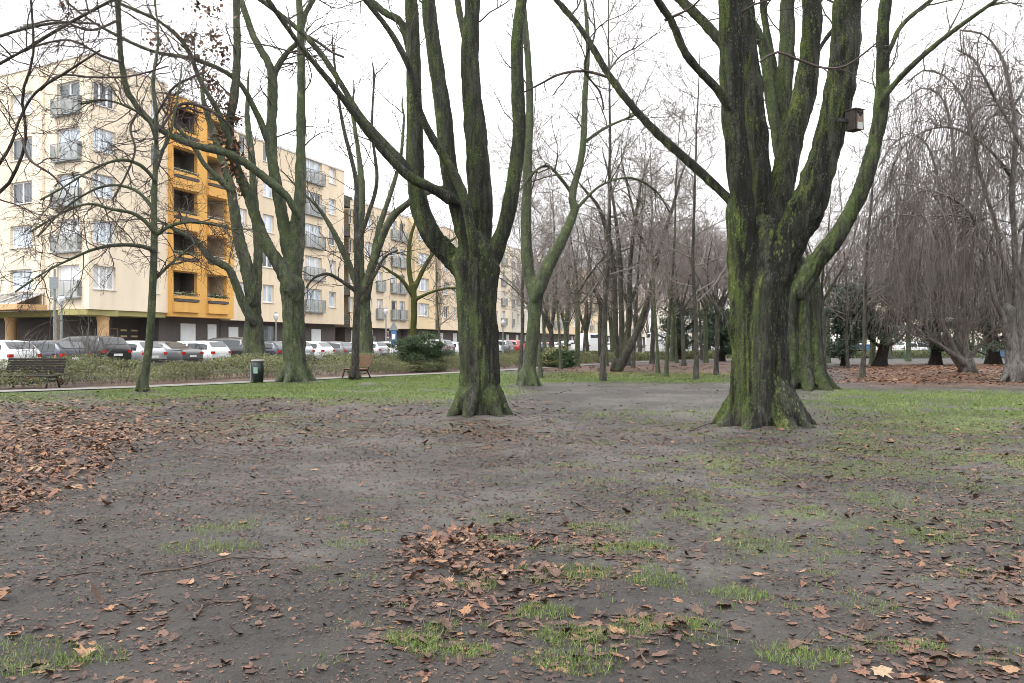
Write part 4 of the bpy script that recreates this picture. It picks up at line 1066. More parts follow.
def place_leaves(x, y, size, rng, outline, curl, lift, tilt):
    n = len(x); k = len(outline)
    z0 = gz(x, y)
    o = outline[None]*rng.uniform(.85, 1.15, (n, k, 1))
    o = o*np.stack([rng.uniform(.5, 1.05, n), np.ones(n)], 1)[:, None, :]
    loc = np.concatenate([np.zeros((n, 1, 2)), o], 1)            # centre + outline
    s = size[:, None]
    u = loc[:, :, 0]*s; v = loc[:, :, 1]*s
    c1 = (rng.uniform(-.3, 1.0, n)*curl)[:, None]; c2 = (rng.uniform(-.5, 1.0, n)*curl)[:, None]
    w = (c1*np.abs(loc[:, :, 0])*1.4 + c2*loc[:, :, 1]**2*2.2)*s + rng.normal(size=u.shape)*.04*s*curl
    ang = rng.uniform(0, 2*np.pi, n); ca, sa = np.cos(ang)[:, None], np.sin(ang)[:, None]
    tx = rng.normal(size=n)[:, None]*tilt; ty = rng.normal(size=n)[:, None]*tilt
    w = w + u*tx + v*ty
    w = w - np.minimum(w.min(1), 0)[:, None]*.75
    px_ = x[:, None]+u*ca-v*sa; py_ = y[:, None]+u*sa+v*ca
    pz = z0[:, None]+.004+w+lift[:, None]
    V = np.stack([px_, py_, pz], -1)
    b = (np.arange(n)*(k+1))[:, None]
    i = np.arange(k)
    F = np.stack([np.zeros(k, int), 1+i, 1+(i+1) % k], -1)
    F = (b[:, :, None]+F[None]).reshape(-1, 3)
    return V.reshape(-1, 3), F, n, k

def scatter(d0, d1, per, rng, wide=.68):
    mg = 2.6        # margin beyond the frame on both sides
    A = wide*(d1**2-d0**2)+2*mg*(d1-d0); n = int(A*per*1.02)
    y = rng.uniform(d0, d1, n*3); y = y[rng.random(n*3) < (wide*y+mg)/(wide*d1+mg)][:n]; x = rng.uniform(-1, 1, len(y))*(wide*y+mg)
    return x, y

t = NT('dead_leaf'); at = t.n('Attribute', attribute_name='tint').outputs['Fac']; co = t.objco()
rr = t.n('ValToRGB', {'Fac': at}); cr = rr.color_ramp
cols = [(0, (.030, .021, .018)), (.25, (.060, .036, .027)), (.5, (.106, .064, .048)), (.72, (.172, .082, .050)), (.88, (.245, .125, .062)), (1, (.30, .21, .135))]
cr.elements[0].position = 0; cr.elements[0].color = (*cols[0][1], 1); cr.elements[1].position = 1; cr.elements[1].color = (*cols[-1][1], 1)
for p, c in cols[1:-1]:
    e = cr.elements.new(p); e.color = (*c, 1)
vv = t.noise(co, 70, 4, .65)
lc = t.mix(t.math('MULTIPLY', t.ramp(vv, .45, .68), .5), rr.outputs['Color'], (.045, .032, .027))
M_LEAF = t.finish(lc, t.ramp(vv, .3, .7, .38, .65), t.bump(t.noise(co, 160, 3, .6), .5, .005), .22)

rng = np.random.default_rng(77)
LV = []; LF = []; LT = []; nb = 0
def add_leaves(x, y, size, outline, curl, lift, tilt, tint):
    global nb
    V, F, n, k = place_leaves(x, y, size, rng, outline, curl, lift, tilt)
    LV.append(V); LF.append(F+nb); LT.append(np.repeat(tint, k)); nb += len(V)
for d0, d1, per, out, smin, smax in ((3.2, 9, 680, LEAF_OUT, .025, .118), (9, 14, 330, LEAF_OUT, .04, .13), (14, 17, 330, LEAF_MID, .04, .13), (17, 36, 170, np.array([(0,-.5),(.42,0),(0,.5),(-.42,0)]), .07, .14), (33, 62, 75, np.array([(0,-.5),(.42,0),(0,.5),(-.42,0)]), .10, .20)):
    x, y = scatter(d0, d1, per, rng)
    D = leaf_cover(x, y)*np.where(pathdist(x, y) > -1.0, .25, 1)
    keep = rng.random(len(x)) < D; x, y, D = x[keep], y[keep], D[keep]
    px, py = topx(x, y)
    size = rng.uniform(smin, smax, len(x))*np.where(rng.random(len(x)) < .3, .55, 1)
    pile = sm(200, 120, px)*sm(398, 408, py)*sm(520, 500, py)
    core = sm(1.1, .3, ((px-480)/105)**2+((py-558)/36)**2)
    carpet = sm(830, 880, px)*sm(388, 380, py)
    curl = .42
    lift = rng.random(len(x))**2*(.05*pile+.035*core)
    tint = np.clip(rng.normal(.39, .23, len(x))+.24*pile+.42*carpet+.13*core, 0, .97)
    tint = np.where(rng.random(len(x)) < .03, rng.uniform(.8, 1, len(x)), tint)
    flat = rng.random(len(x)) < (.72 - .45*np.maximum(pile, core))
    for m, cu, ti in ((flat, .10, .05), (~flat, curl, .28)):
        if len(out) == 16:
            wh = rng.integers(0, 5, len(x))
            for w_ in range(5):
                mm = m & (wh == w_); add_leaves(x[mm], y[mm], size[mm]*(.75 if w_ == 2 else 1), OUTS[w_], cu*1.3, lift[mm], ti, tint[mm])
        else: add_leaves(x[m], y[m], size[m], out, cu*.7, lift[m], ti*.7, tint[m])
# crumbs: bits of leaf, bark and mast trodden into the soil
x, y = scatter(3.2, 20, 900, rng); keep = rng.random(len(x)) < (.35+.6*sm(.42, .6, nz(x, y, 1.6, 61)))*sm(23, 8, y); x, y = x[keep], y[keep]
add_leaves(x, y, rng.uniform(.008, .034, len(x))*(.8+y*.055), np.array([(0,-.5),(.3,-.1),(.1,.5),(-.3,.1)]), .3, np.zeros(len(x)), .25, np.clip(rng.normal(.36, .24, len(x)), 0, .92))
me = mesh_np('fallen_leaves', np.concatenate(LV), [np.concatenate(LF)], False, M_LEAF); set_tint(me, np.concatenate(LT), 1)
prop(link('fallen_leaves', me), 'damp brown fallen leaves strewn and heaped over the bare park soil', 'leaves', kind='stuff')

# a few big single leaves one can point to
def big_leaf(px, py, size, tint, label, seed, curl=.25, rot=0.0):
    r2 = np.random.default_rng(seed); p = G(px, py)
    V, F, n, k = place_leaves(np.array([p[0]]), np.array([p[1]]), np.array([size]), r2, LEAF_OUT, curl, np.array([.012]), .12)
    B = np.array([p[0], p[1], 0.0]); me = mesh_np('fallen_leaf', V-B, [F], False, M_LEAF); set_tint(me, np.full(len(F), tint), 1)
    o = link('fallen_leaf', me, None, B); prop(o, label, 'leaf')
for a in ((882, 679, .17, 1.0, 'large pale tan leaf lying at the very bottom edge, right of centre', 1, .35), (86, 652, .12, .92, 'curled orange-brown leaf in the lower left corner near a green weed patch', 2, .6),
          (92, 640, .07, .85, 'small brown leaf close behind the curled orange-brown leaf', 9, .5), (712, 651, .075, .97, 'small bright tan leaf on bare soil left of the large pale tan leaf', 3, .3),
          (6, 598, .11, .86, 'reddish-brown leaf at the left edge on dark bare soil', 4, .5), (225, 553, .10, .96, 'small yellowish leaf beside the grass patch on the bare soil', 5, .3),
          (926, 626, .20, .62, 'big flat brown lobed leaf among the litter in the lower right corner', 6, .12), (556, 573, .16, .93, 'bright orange-brown leaf standing out of the central leaf heap', 7, .5),
          (466, 617, .12, .88, 'rust-coloured crumpled leaf below the central leaf heap', 8, .6), (745, 585, .14, .55, 'dull pinkish-brown lobed leaf flat on the soil right of the central litter', 10, .1)): big_leaf(*a)

# fallen sticks
M_STICK = simple('dead_stick', (.075, .055, .045), .75, .3, .35, 12, bump=.3)
def stick(pts, w, label, seed):
    r2 = np.random.default_rng(seed)
    A = np.array([G(*p) for p in pts]); zz = gz(A[:, 0], A[:, 1]); A[:, 2] = zz+w*.7+.003
    P = resample(np.column_stack([A, np.zeros(len(A))]), 14)[:, :3]; P[1:-1] += r2.normal(size=(12, 3))*np.array([.006, .006, .003])
    P[:, 2] = np.maximum(P[:, 2], gz(P[:, 0], P[:, 1])+w*.5)
    B = P[0]*np.array([1, 1, 0]); R = np.linspace(w, w*.5, 14)
    b, br = spawn(P[None], R[None], 2, .3, .9, 25, 50, .08, .2, 4, .6, w*.35, 0, .1, r2, absolute=True)
    b[..., 2] = np.clip(b[..., 2], 0.01, .12)
    V, F = join_vf([tubes(P[None], R[None], 7), tubes(b, br, 5)])
    prop(link('fallen_stick', mesh_np('fallen_stick', V-B, [F], True, M_STICK), None, B), label, 'stick')
stick([(140, 571), (185, 566), (232, 556), (292, 556)], .009, 'long thin dark stick on bare soil left of the grass patch', 1)
stick([(194, 617), (203, 605), (208, 600)], .010, 'short pale upright-lying twig left of the lower leaf litter', 2)
stick([(215, 600), (235, 601), (257, 598)], .007, 'short thin stick just right of the pale twig', 3)
stick([(813, 587), (823, 585), (832, 578)], .009, 'bent grey twig on open soil in the right half', 4)
stick([(828, 632), (848, 640), (870, 646), (905, 643)], .008, 'thin dark stick near the bottom right litter', 5)
stick([(985, 521), (1002, 525), (1012, 531)], .012, 'thick dark twig at the right edge above the leaf litter', 6)
stick([(795, 645), (812, 643), (826, 646)], .007, 'short dark stick left of the thin dark stick near the bottom', 7)
stick([(440, 640), (452, 612), (462, 594)], .005, 'slender upright-lying stem below the central leaf heap', 8)
stick([(690, 433), (706, 430), (728, 429)], .012, 'pale root-like stick at the foot of the biggest trunk', 9)
stick([(60, 577), (88, 571), (118, 568)], .006, 'thin twig on the dark soil at the left', 10)

# ------------------------------------------------------------------ grass
t = NT('grass_blade'); at = t.n('Attribute', attribute_name='tint').outputs['Fac']
M_GRASS = t.finish(t.mix(at, (.065, .10, .02), (.20, .27, .075)), .5, None, .35)
def blades(x, y, L, w, rng, lean=.6):
    n = len(x); a = rng.uniform(0, 2*np.pi, n); z0 = gz(x, y)
    sx, sy = np.cos(a)*w/2, np.sin(a)*w/2; b = rng.uniform(0, 2*np.pi, n); l = np.abs(rng.normal(.0, lean, n))
    dx, dy = np.cos(b)*np.sin(l), np.sin(b)*np.sin(l); dz = np.cos(l)
    p0 = np.stack([x-sx, y-sy, z0-.004], 1); p1 = np.stack([x+sx, y+sy, z0-.004], 1)
    m = np.stack([x+dx*L*.5, y+dy*L*.5, z0+dz*L*.55], 1); s = np.stack([sx, sy, 0*sx], 1)*.8
    tip = np.stack([x+dx*L*1.15, y+dy*L*1.15, z0+dz*L*.85], 1)
    V = np.stack([p0, p1, m+s, m-s, tip], 1).reshape(-1, 3); i = (np.arange(n)*5)[:, None]
    return V, i+np.array([[0, 1, 2, 3]]), i+np.array([[3, 2, 4]])
GV = []; G4 = []; G3 = []; gb = 0
def addb(x, y, L, w, lean=.6):
    global gb
    V, q, tr = blades(x, y, L, w, rng, lean); GV.append(V); G4.append(q+gb); G3.append(tr+gb); gb += len(V)
for d0, d1, per, L0, L1, w in ((3.3, 9, 1500, .012, .05, .0035), (9, 18, 900, .015, .05, .006), (18, 36, 420, .03, .07, .013), (34, 52, 130, .04, .09, .028)):
    x, y = scatter(d0, d1, per, rng); g = grass_cover(x, y)*np.where(pathdist(x, y) > -.9, 0, 1)
    clump = sm(.40, .62, nz(x, y, 6.0 if d1 < 20 else 2.5, 71)); keep = rng.random(len(x)) < g*(.25+.75*clump) if d1 < 20 else rng.random(len(x)) < g
    x, y = x[keep], y[keep]; addb(x, y, rng.uniform(L0, L1, len(x)), w, .75)
for px, py, R, n in ((412,642,.10,150),(452,652,.15,190),(577,662,.16,230),(645,546,.10,90),(657,586,.13,160),(545,612,.12,160),(620,552,.16,170),(190,545,.16,110),(225,528,.22,180),(235,545,.15,90),(500,540,.12,110),(580,574,.17,190),
                     (741,599,.13,150),(803,664,.16,190),(25,655,.26,360),(575,637,.14,190),(640,629,.12,130),(95,655,.12,60),(600,530,.2,140),(700,630,.08,70),(655,548,.1,80),(440,628,.07,50),(500,520,.2,90),(350,545,.14,60),(690,520,.2,110),(760,545,.18,90),(885,498,.3,200),(935,540,.2,120),(870,610,.12,60),(480,585,.1,70)):
    n = int(n*2.8); p = G(px, py); a = rng.uniform(0, 6.28, n); rr_ = R*np.sqrt(rng.random(n))*1.1
    addb(p[0]+np.cos(a)*rr_*1.3, p[1]+np.sin(a)*rr_, rng.uniform(.02, .075, n), .0028, .75)
r3 = np.random.default_rng(909)
for _ in range(260):
    px = r3.uniform(300, 1020); py = r3.uniform(425, 670)
    if r3.random() > .25+.75*sm(430, 760, np.array(px)) and r3.random() > .3: continue
    p = G(px, py); n = int(r3.uniform(18, 70)); R = r3.uniform(.03, .14); a = r3.uniform(0, 6.28, n); q = R*np.sqrt(r3.random(n))
    addb(p[0]+np.cos(a)*q*1.5, p[1]+np.sin(a)*q, r3.uniform(.015, .05, n), .003, .85)
GVc = np.concatenate(GV)
me = mesh_np('grass', GVc, [np.concatenate(G4), np.concatenate(G3)], False, M_GRASS)
nbk = len(GVc)//5; tn = np.clip(rng.normal(.45, .25, nbk), 0, 1); set_tint(me, np.concatenate([tn, tn]), 1)
prop(link('grass', me), 'short winter grass in patches and tufts on the park soil', 'grass', kind='stuff')

# ------------------------------------------------------------------ low shrub cover between path and street
x = rng.uniform(-40, 9, 40000); y = rng.uniform(14, 66, 40000)
pdv = pathdist(x, y); so_ = (x-CAR0[0])*OUT2[0]+(y-CAR0[1])*OUT2[1]
bed = sm(1.0, 1.5, pdv)*sm(4.9, 5.6, so_)*sm(6.6, 5.2, pdv)
keep = rng.random(len(x)) < bed*sm(.30, .50, nz(x, y, .7, 81)); x, y = x[keep][:7500], y[keep][:7500]
h = (.14+1.05*nz(x, y, .5, 82))*(.35+.65*sm(.9, 3.0, pathdist(x, y)))+.14
per = 52
C = np.stack([np.repeat(x, per), np.repeat(y, per), np.zeros(len(x)*per)], 1)+rng.normal(size=(len(x)*per, 3))*np.array([.22, .22, 0])
hz = np.repeat(h, per); C[:, 2] = hz*(1-rng.random(len(C))**1.8*.85)+.03
V, F = leaf_cloud(C, .062, rng, .5)
me = mesh_np('groundcover_shrubs', V, [F], False, M_HEDGE); pn = nz(C[:, 0], C[:, 1], .8, 83)
set_tint(me, np.clip(sm(.3, .7, pn)*.6+rng.random(len(F))*.4, 0, 1), 1)
prop(link('groundcover_shrubs', me), 'low olive-green and brown shrub cover filling the bed between path and street', 'ground cover', kind='stuff')
tw = np.stack([x, y, np.zeros_like(x)], 1)[::2]; hh2 = h[::2]
P0 = np.stack([tw, tw+np.array([0, 0, .05]), tw+np.array([0, 0, .1])], 1); a, ar = spawn(P0, np.full((len(tw), 3), .006), 3, .2, 1, 5, 45, .4, 1.05, 5, .9, .005, .03, .12, rng, absolute=True)
V, F = tubes(a, ar, 3); prop(link('groundcover_stems', mesh_np('groundcover_stems', V, [F], True, M_TWIGR)), 'thin brown stems poking out of the low shrub bed', 'ground cover', kind='stuff')
# brown hedge strip along the far side of the park
x = np.concatenate([rng.uniform(2, 46, 1500), rng.uniform(30, 60, 700)]); y = np.interp(x, [2, 14, 24, 60], [62, 80, 88, 92])+rng.normal(size=len(x))*.6
C = np.stack([np.repeat(x, 24), np.repeat(y, 24), np.zeros(len(x)*24)], 1)+rng.normal(size=(len(x)*24, 3))*np.array([.35, .35, 0]); C[:, 2] = rng.random(len(C))*(.5+.7*np.repeat(nz(x, y, .3, 91), 24))
V, F = leaf_cloud(C, .16, rng, .5); me = mesh_np('far_hedge', V, [F], False, M_HEDGE); set_tint(me, rng.random(len(F)), 1)
prop(link('far_hedge', me), 'low patchy hedge at the far edge of the park behind the slim trees', 'hedge', kind='stuff')
# ------------------------------------------------------------------ buildings
def plaster(name, col, stain=.22):
    t = NT(name); co = t.objco()
    big = t.noise(t.mapping(co, (1, 1, .35)), .35, 5, .6); mid = t.noise(co, 2.2, 5, .65); fine = t.noise(co, 40, 3, .6)
    streak = t.noise(t.mapping(co, (1, 1, .06)), 1.6, 4, .6)
    c = t.mix(t.ramp(big, .3, .7), tuple(x*.90 for x in col), tuple(min(1, x*1.06) for x in col))
    c = t.mix(t.math('MULTIPLY', t.ramp(streak, .52, .72), stain), c, tuple(x*.6 for x in col))
    c = t.mix(t.math('MULTIPLY', t.ramp(mid, .5, .75), .12), c, tuple(x*.7 for x in col))
    return t.finish(c, .85, t.bump(fine, .25, .006), .2)
M_CREAM = plaster('cream_render', (.75, .65, .505)); M_CREAM2 = plaster('beige_render', (.72, .60, .44)); M_PALE = plaster('pale_render', (.74, .68, .58)); M_SAND = plaster('sand_render', (.70, .56, .36))
M_YEL = plaster('ochre_render', (.68, .385, .115), .15); M_ORP = plaster('apricot_render', (.62, .40, .21)); M_OLIVE = plaster('olive_soffit', (.33, .30, .13))
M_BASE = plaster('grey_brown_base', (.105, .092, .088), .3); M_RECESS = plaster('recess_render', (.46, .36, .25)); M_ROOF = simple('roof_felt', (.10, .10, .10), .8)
M_FRAME = simple('white_window_frame', (.78, .78, .78), .4, .4, .03); M_BROWNF = simple('brown_door_frame', (.30, .19, .09), .5); M_SILL = simple('sill_metal', (.62, .60, .58), .5)
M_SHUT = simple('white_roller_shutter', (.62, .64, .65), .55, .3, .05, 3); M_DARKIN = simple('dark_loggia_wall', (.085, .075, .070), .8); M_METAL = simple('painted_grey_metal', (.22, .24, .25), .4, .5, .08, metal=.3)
def pane_mat(name, col, var):
    t = NT(name); co = t.objco(); oi = t.n('ObjectInfo').outputs['Random']
    fold = t.noise(t.mapping(co, (9, 1, .25)), 1.4, 3, .5); f2 = t.noise(t.n('VectorMath', {0: co, 1: t.n('CombineXYZ', {'X': oi, 'Y': oi, 'Z': oi}).outputs[0]}, operation='ADD').outputs[0], 1.1, 4, .6)
    c = t.mix(t.ramp(fold, .35, .65), tuple(x*(1-var) for x in col), col)
    c = t.mix(t.math('MULTIPLY', t.ramp(f2, .45, .6), t.math('MULTIPLY', oi, .9)), c, tuple(x*.25 for x in col))
    return t.finish(c, .06, None, .8, **{'IOR': 1.6})
M_PANE = pane_mat('window_glass_curtained', (.56, .64, .72), .15); M_PANED = pane_mat('window_glass_dark', (.10, .12, .14), .5); M_PANEW = pane_mat('window_glass_net_curtain', (.68, .69, .70), .15)
t = NT('frosted_balustrade'); co = t.objco(); M_RAILG = t.finish(t.mix(t.ramp(t.noise(co, 3, 3), .3, .7), (.36, .38, .36), (.46, .47, .44)), .35, None, .4, **{'Alpha': .38})

def frame_mesh(w, h, n, bar=.10, dep=.07):
    m = MB(); m.box(0, w, 0, dep, 0, bar); m.box(0, w, 0, dep, h-bar, h); m.box(0, bar, 0, dep, bar, h-bar); m.box(w-bar, w, 0, dep, bar, h-bar)
    for k in range(1, n): m.box(w*k/n-bar*.8, w*k/n+bar*.8, -.012, dep, bar, h-bar)
    return m.mesh('window', M_FRAME)
def pane_mesh(w, h, mat):
    m = MB(); m.box(.05, w-.05, .028, .052, .05, h-.05); return m.mesh('pane', mat)
def sill_mesh(w):
    m = MB(); m.box(-.06, w+.06, -.26, 0, -.05, -.004); return m.mesh('sill', M_SILL)
_wc = {}
PM = [M_PANE, M_PANED, M_PANEW]
wrng = np.random.default_rng(5)
def window(parent, T, u, z, w, h, n=2, rail=False, dark=.3, sill=True):
    k = (round(w, 2), round(h, 2), n)
    if k not in _wc: _wc[k] = (frame_mesh(w, h, n), [pane_mesh(w, h, m) for m in PM], sill_mesh(w))
    f, p, s = _wc[k]
    o = link('window', f, parent); o.matrix_local = T @ Matrix.Translation((u, .18, z))
    q = wrng.random(); link('pane', p[1 if q < dark else (0 if q < dark+.45 else 2)], o)
    if sill: link('sill', s, o)
    if rail:
        k2 = ('r', round(w, 2))
        if k2 not in _wc:
            m = MB(); a, b = -.22, w+.22
            m.box(a, b, -.30, -.26, 1.0, 1.05); m.box(a, b, -.32, -.02, -.14, -.06)
            for xx in (a, b-.03): m.box(xx, xx+.03, -.295, -.004, .02, 1.0)
            nb_ = max(2, int(w/.5))
            for i in range(1, nb_): xx = a+(b-a)*i/nb_; m.box(xx, xx+.02, -.295, -.265, -.06, 1.0)
            g = MB(); g.box(a+.03, b-.03, -.284, -.276, 0, .97); g.box(a+.01, a+.018, -.26, -.02, .04, .97); g.box(b-.02, b-.012, -.26, -.02, .04, .97)
            _wc[k2] = (m.mesh('balustrade', M_METAL), g.mesh('balustrade_panel', M_RAILG))
        o2 = link('balustrade', _wc[k2][0], parent); o2.matrix_local = T @ Matrix.Translation((u, 0, z)); link('balustrade_panel', _wc[k2][1], o2)

def wall_mesh(L, z0, z1, openings, depth=12.0, reveal=.25, top=True, recess={}):
    """front face at local y=0 with real openings (u0,u1,v0,v1), sides, back and underside"""
    m = MB(); us = sorted({0, L, *[o[0] for o in openings], *[o[1] for o in openings]}); vs_ = sorted({z0, z1, *[o[2] for o in openings], *[o[3] for o in openings]})
    for i in range(len(us)-1):
        for j in range(len(vs_)-1):
            cu, cv = (us[i]+us[i+1])/2, (vs_[j]+vs_[j+1])/2
            if any(o[0] < cu < o[1] and o[2] < cv < o[3] for o in openings): continue
            m.poly([(us[i], 0, vs_[j]), (us[i+1], 0, vs_[j]), (us[i+1], 0, vs_[j+1]), (us[i], 0, vs_[j+1])])
    for o in openings:
        u0, u1, v0, v1 = o[:4]; r = o[4] if len(o) > 4 else reveal
        m.poly([(u0, 0, v0), (u0, r, v0), (u0, r, v1), (u0, 0, v1)]); m.poly([(u1, 0, v0), (u1, 0, v1), (u1, r, v1), (u1, r, v0)])
        m.poly([(u0, 0, v0), (u1, 0, v0), (u1, r, v0), (u0, r, v0)]); m.poly([(u0, 0, v1), (u0, r, v1), (u1, r, v1), (u1, 0, v1)])
        if r == reveal: m.poly([(u0, r, v0), (u1, r, v0), (u1, r, v1), (u0, r, v1)])
    m.poly([(0, 0, z0), (0, 0, z1), (0, depth, z1), (0, depth, z0)]); m.poly([(L, 0, z0), (L, depth, z0), (L, depth, z1), (L, 0, z1)])
    m.poly([(0, depth, z0), (0, depth, z1), (L, depth, z1), (L, depth, z0)]); m.poly([(0, 0, z0), (0, depth, z0), (L, depth, z0), (L, 0, z0)])
    m.poly([(0, 0, z1), (L, 0, z1), (L, depth, z1), (0, depth, z1)])
    return m

I4 = Matrix.Identity(4)
FL = 2.95
def part(mb, name, mat, parent, T=I4, **kw):
    o = mb.build(name, mat, parent, **kw); o.matrix_local = T; return o

def facade(b, T, L, z0, z1, cols, mat, floors, sill0, depth=12.0, dark=.3, name='wall'):
    """cols: (u0,u1,kind) kind: w2 window 2 lights, w1, w3, f french door with balustrade, f2 two-light french"""
    op = []
    for u0, u1, k in cols:
        for f in range(floors):
            if k[0] == 'f': v0, h = sill0-.48+f*FL, 2.05
            else: v0, h = sill0+f*FL, 1.5
            op.append((u0, u1, v0, v0+h))
            window(b, T, u0, v0, u1-u0, h, int(k[1]), rail=(k[0] == 'f'), dark=dark)
    o = wall_mesh(L, z0, z1, op, depth).build(name, mat, b); o.matrix_local = T
    c = MB(); c.box(-.06, L+.06, -.07, .25, z1+.002, z1+.16); part(c, 'parapet_cap', M_SILL, b, T)

def frame_at(s0): return (Q2[0]+U2[0]*s0, Q2[1]+U2[1]*s0, 0), math.atan2(U2[1], U2[0])
def sx(px):
    r = (px-512)/FPX; return (r*Q2[1]-Q2[0])/(U2[0]-r*U2[1])

# ---- the cream block at the left: a wing that turns the corner, and the long street front
loc, rz = frame_at(0)
bA = empty('apartment_building', loc, rz, 'five-storey cream apartment block with an angled corner and an arcade at the far left', 'building')
a2 = np.array([.878, -.478]); a2 /= np.linalg.norm(a2); LA = 15.0
angA = math.atan2(a2[1], a2[0])-rz
TA = Matrix.Rotation(angA, 4, 'Z') @ Matrix.Translation((-LA, 0, 0))
cols = [(LA-3.3, LA-.95, 'f2'), (LA-8.35, LA-5.95, 'w2'), (LA-13.2, LA-11.2, 'w2')]
facade(bA, TA, LA-.06, 3.72, 19.8, cols, M_CREAM, 5, 5.0, .30, dark=.15)
facade(bA, I4, 7.0, 3.7, 19.8, [(.35, 2.2, 'w3'), (5.35, 6.15, 'w1')], M_CREAM, 5, 5.0, .30, dark=.25)
m = MB(); m.box(.05, 6.95, .15, 2.6, 3.35, 3.695); part(m, 'soffit_beam', M_OLIVE, bA)
m = MB(); m.box(0, LA-.4, .3, 2.4, 3.3, 3.715); part(m, 'soffit_beam', M_OLIVE, bA, TA)
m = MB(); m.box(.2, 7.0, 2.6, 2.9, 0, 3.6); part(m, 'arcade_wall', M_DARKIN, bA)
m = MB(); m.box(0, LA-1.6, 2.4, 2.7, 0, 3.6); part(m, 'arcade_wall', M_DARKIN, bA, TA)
for T_, u in ((I4, 1.9), (TA, LA-3.9), (TA, LA-9.5)):
    m = MB(); m.lathe([(.42, 0), (.42, .12), (.36, .16), (.36, 3.05), (.42, 3.12), (.42, 3.34)], 20, (u, .75, 0)); part(m, 'pillar', M_ORP, bA, T_, smooth=False)
m = MB()
for u in (3.1, 4.1): m.box(u, u+.09, 2.5, 2.59, 0, 2.5); m.box(u+.8, u+.89, 2.5, 2.59, 0, 2.5); m.box(u, u+.89, 2.5, 2.588, 2.5, 2.6); m.box(u+.09, u+.8, 2.5, 2.59, 1.0, 1.1)
part(m, 'entrance_door', M_BROWNF, bA)
m = MB()
for k in range(5): m.box(5.2, 5.75, 2.45, 2.56, .7+.42*k, .82+.42*k); m.box(6.2, 6.75, 2.45, 2.56, .7+.42*k, .82+.42*k)
part(m, 'mailboxes', M_SAND, bA)
# canopy: three glass bays sloping down from the wall, with a cream fascia
m = MB(); m.box(LA-14, LA-4.3, -2.0, 0, 3.70, 4.05); part(m, 'canopy', M_ORP, bA, TA)
m = MB()
for u0 in (-13.7, -11.4, -9.1, -6.8): m.poly([(LA+u0+.06, -1.9, 4.1), (LA+u0+2.2, -1.9, 4.1), (LA+u0+2.2, -.05, 4.85), (LA+u0+.06, -.05, 4.85)])
part(m, 'canopy_glass', M_PANED, bA, TA)
m = MB()
for u0 in (-13.7, -11.4, -9.1, -6.8, -4.55): m.bar((LA+u0, -1.93, 4.1), (LA+u0, -.02, 4.87), .09)
m.bar((LA-13.7, -1.93, 4.1), (LA-4.5, -1.93, 4.1), .09); part(m, 'canopy_frame', M_SILL, bA, TA)
for T_, u in ((TA, LA-4.6),):
    m = MB(); m.tube([(u, -.12, 4.0), (u, -.12, 19.6)], .055, 8); part(m, 'downpipe', M_CREAM, bA, T_)

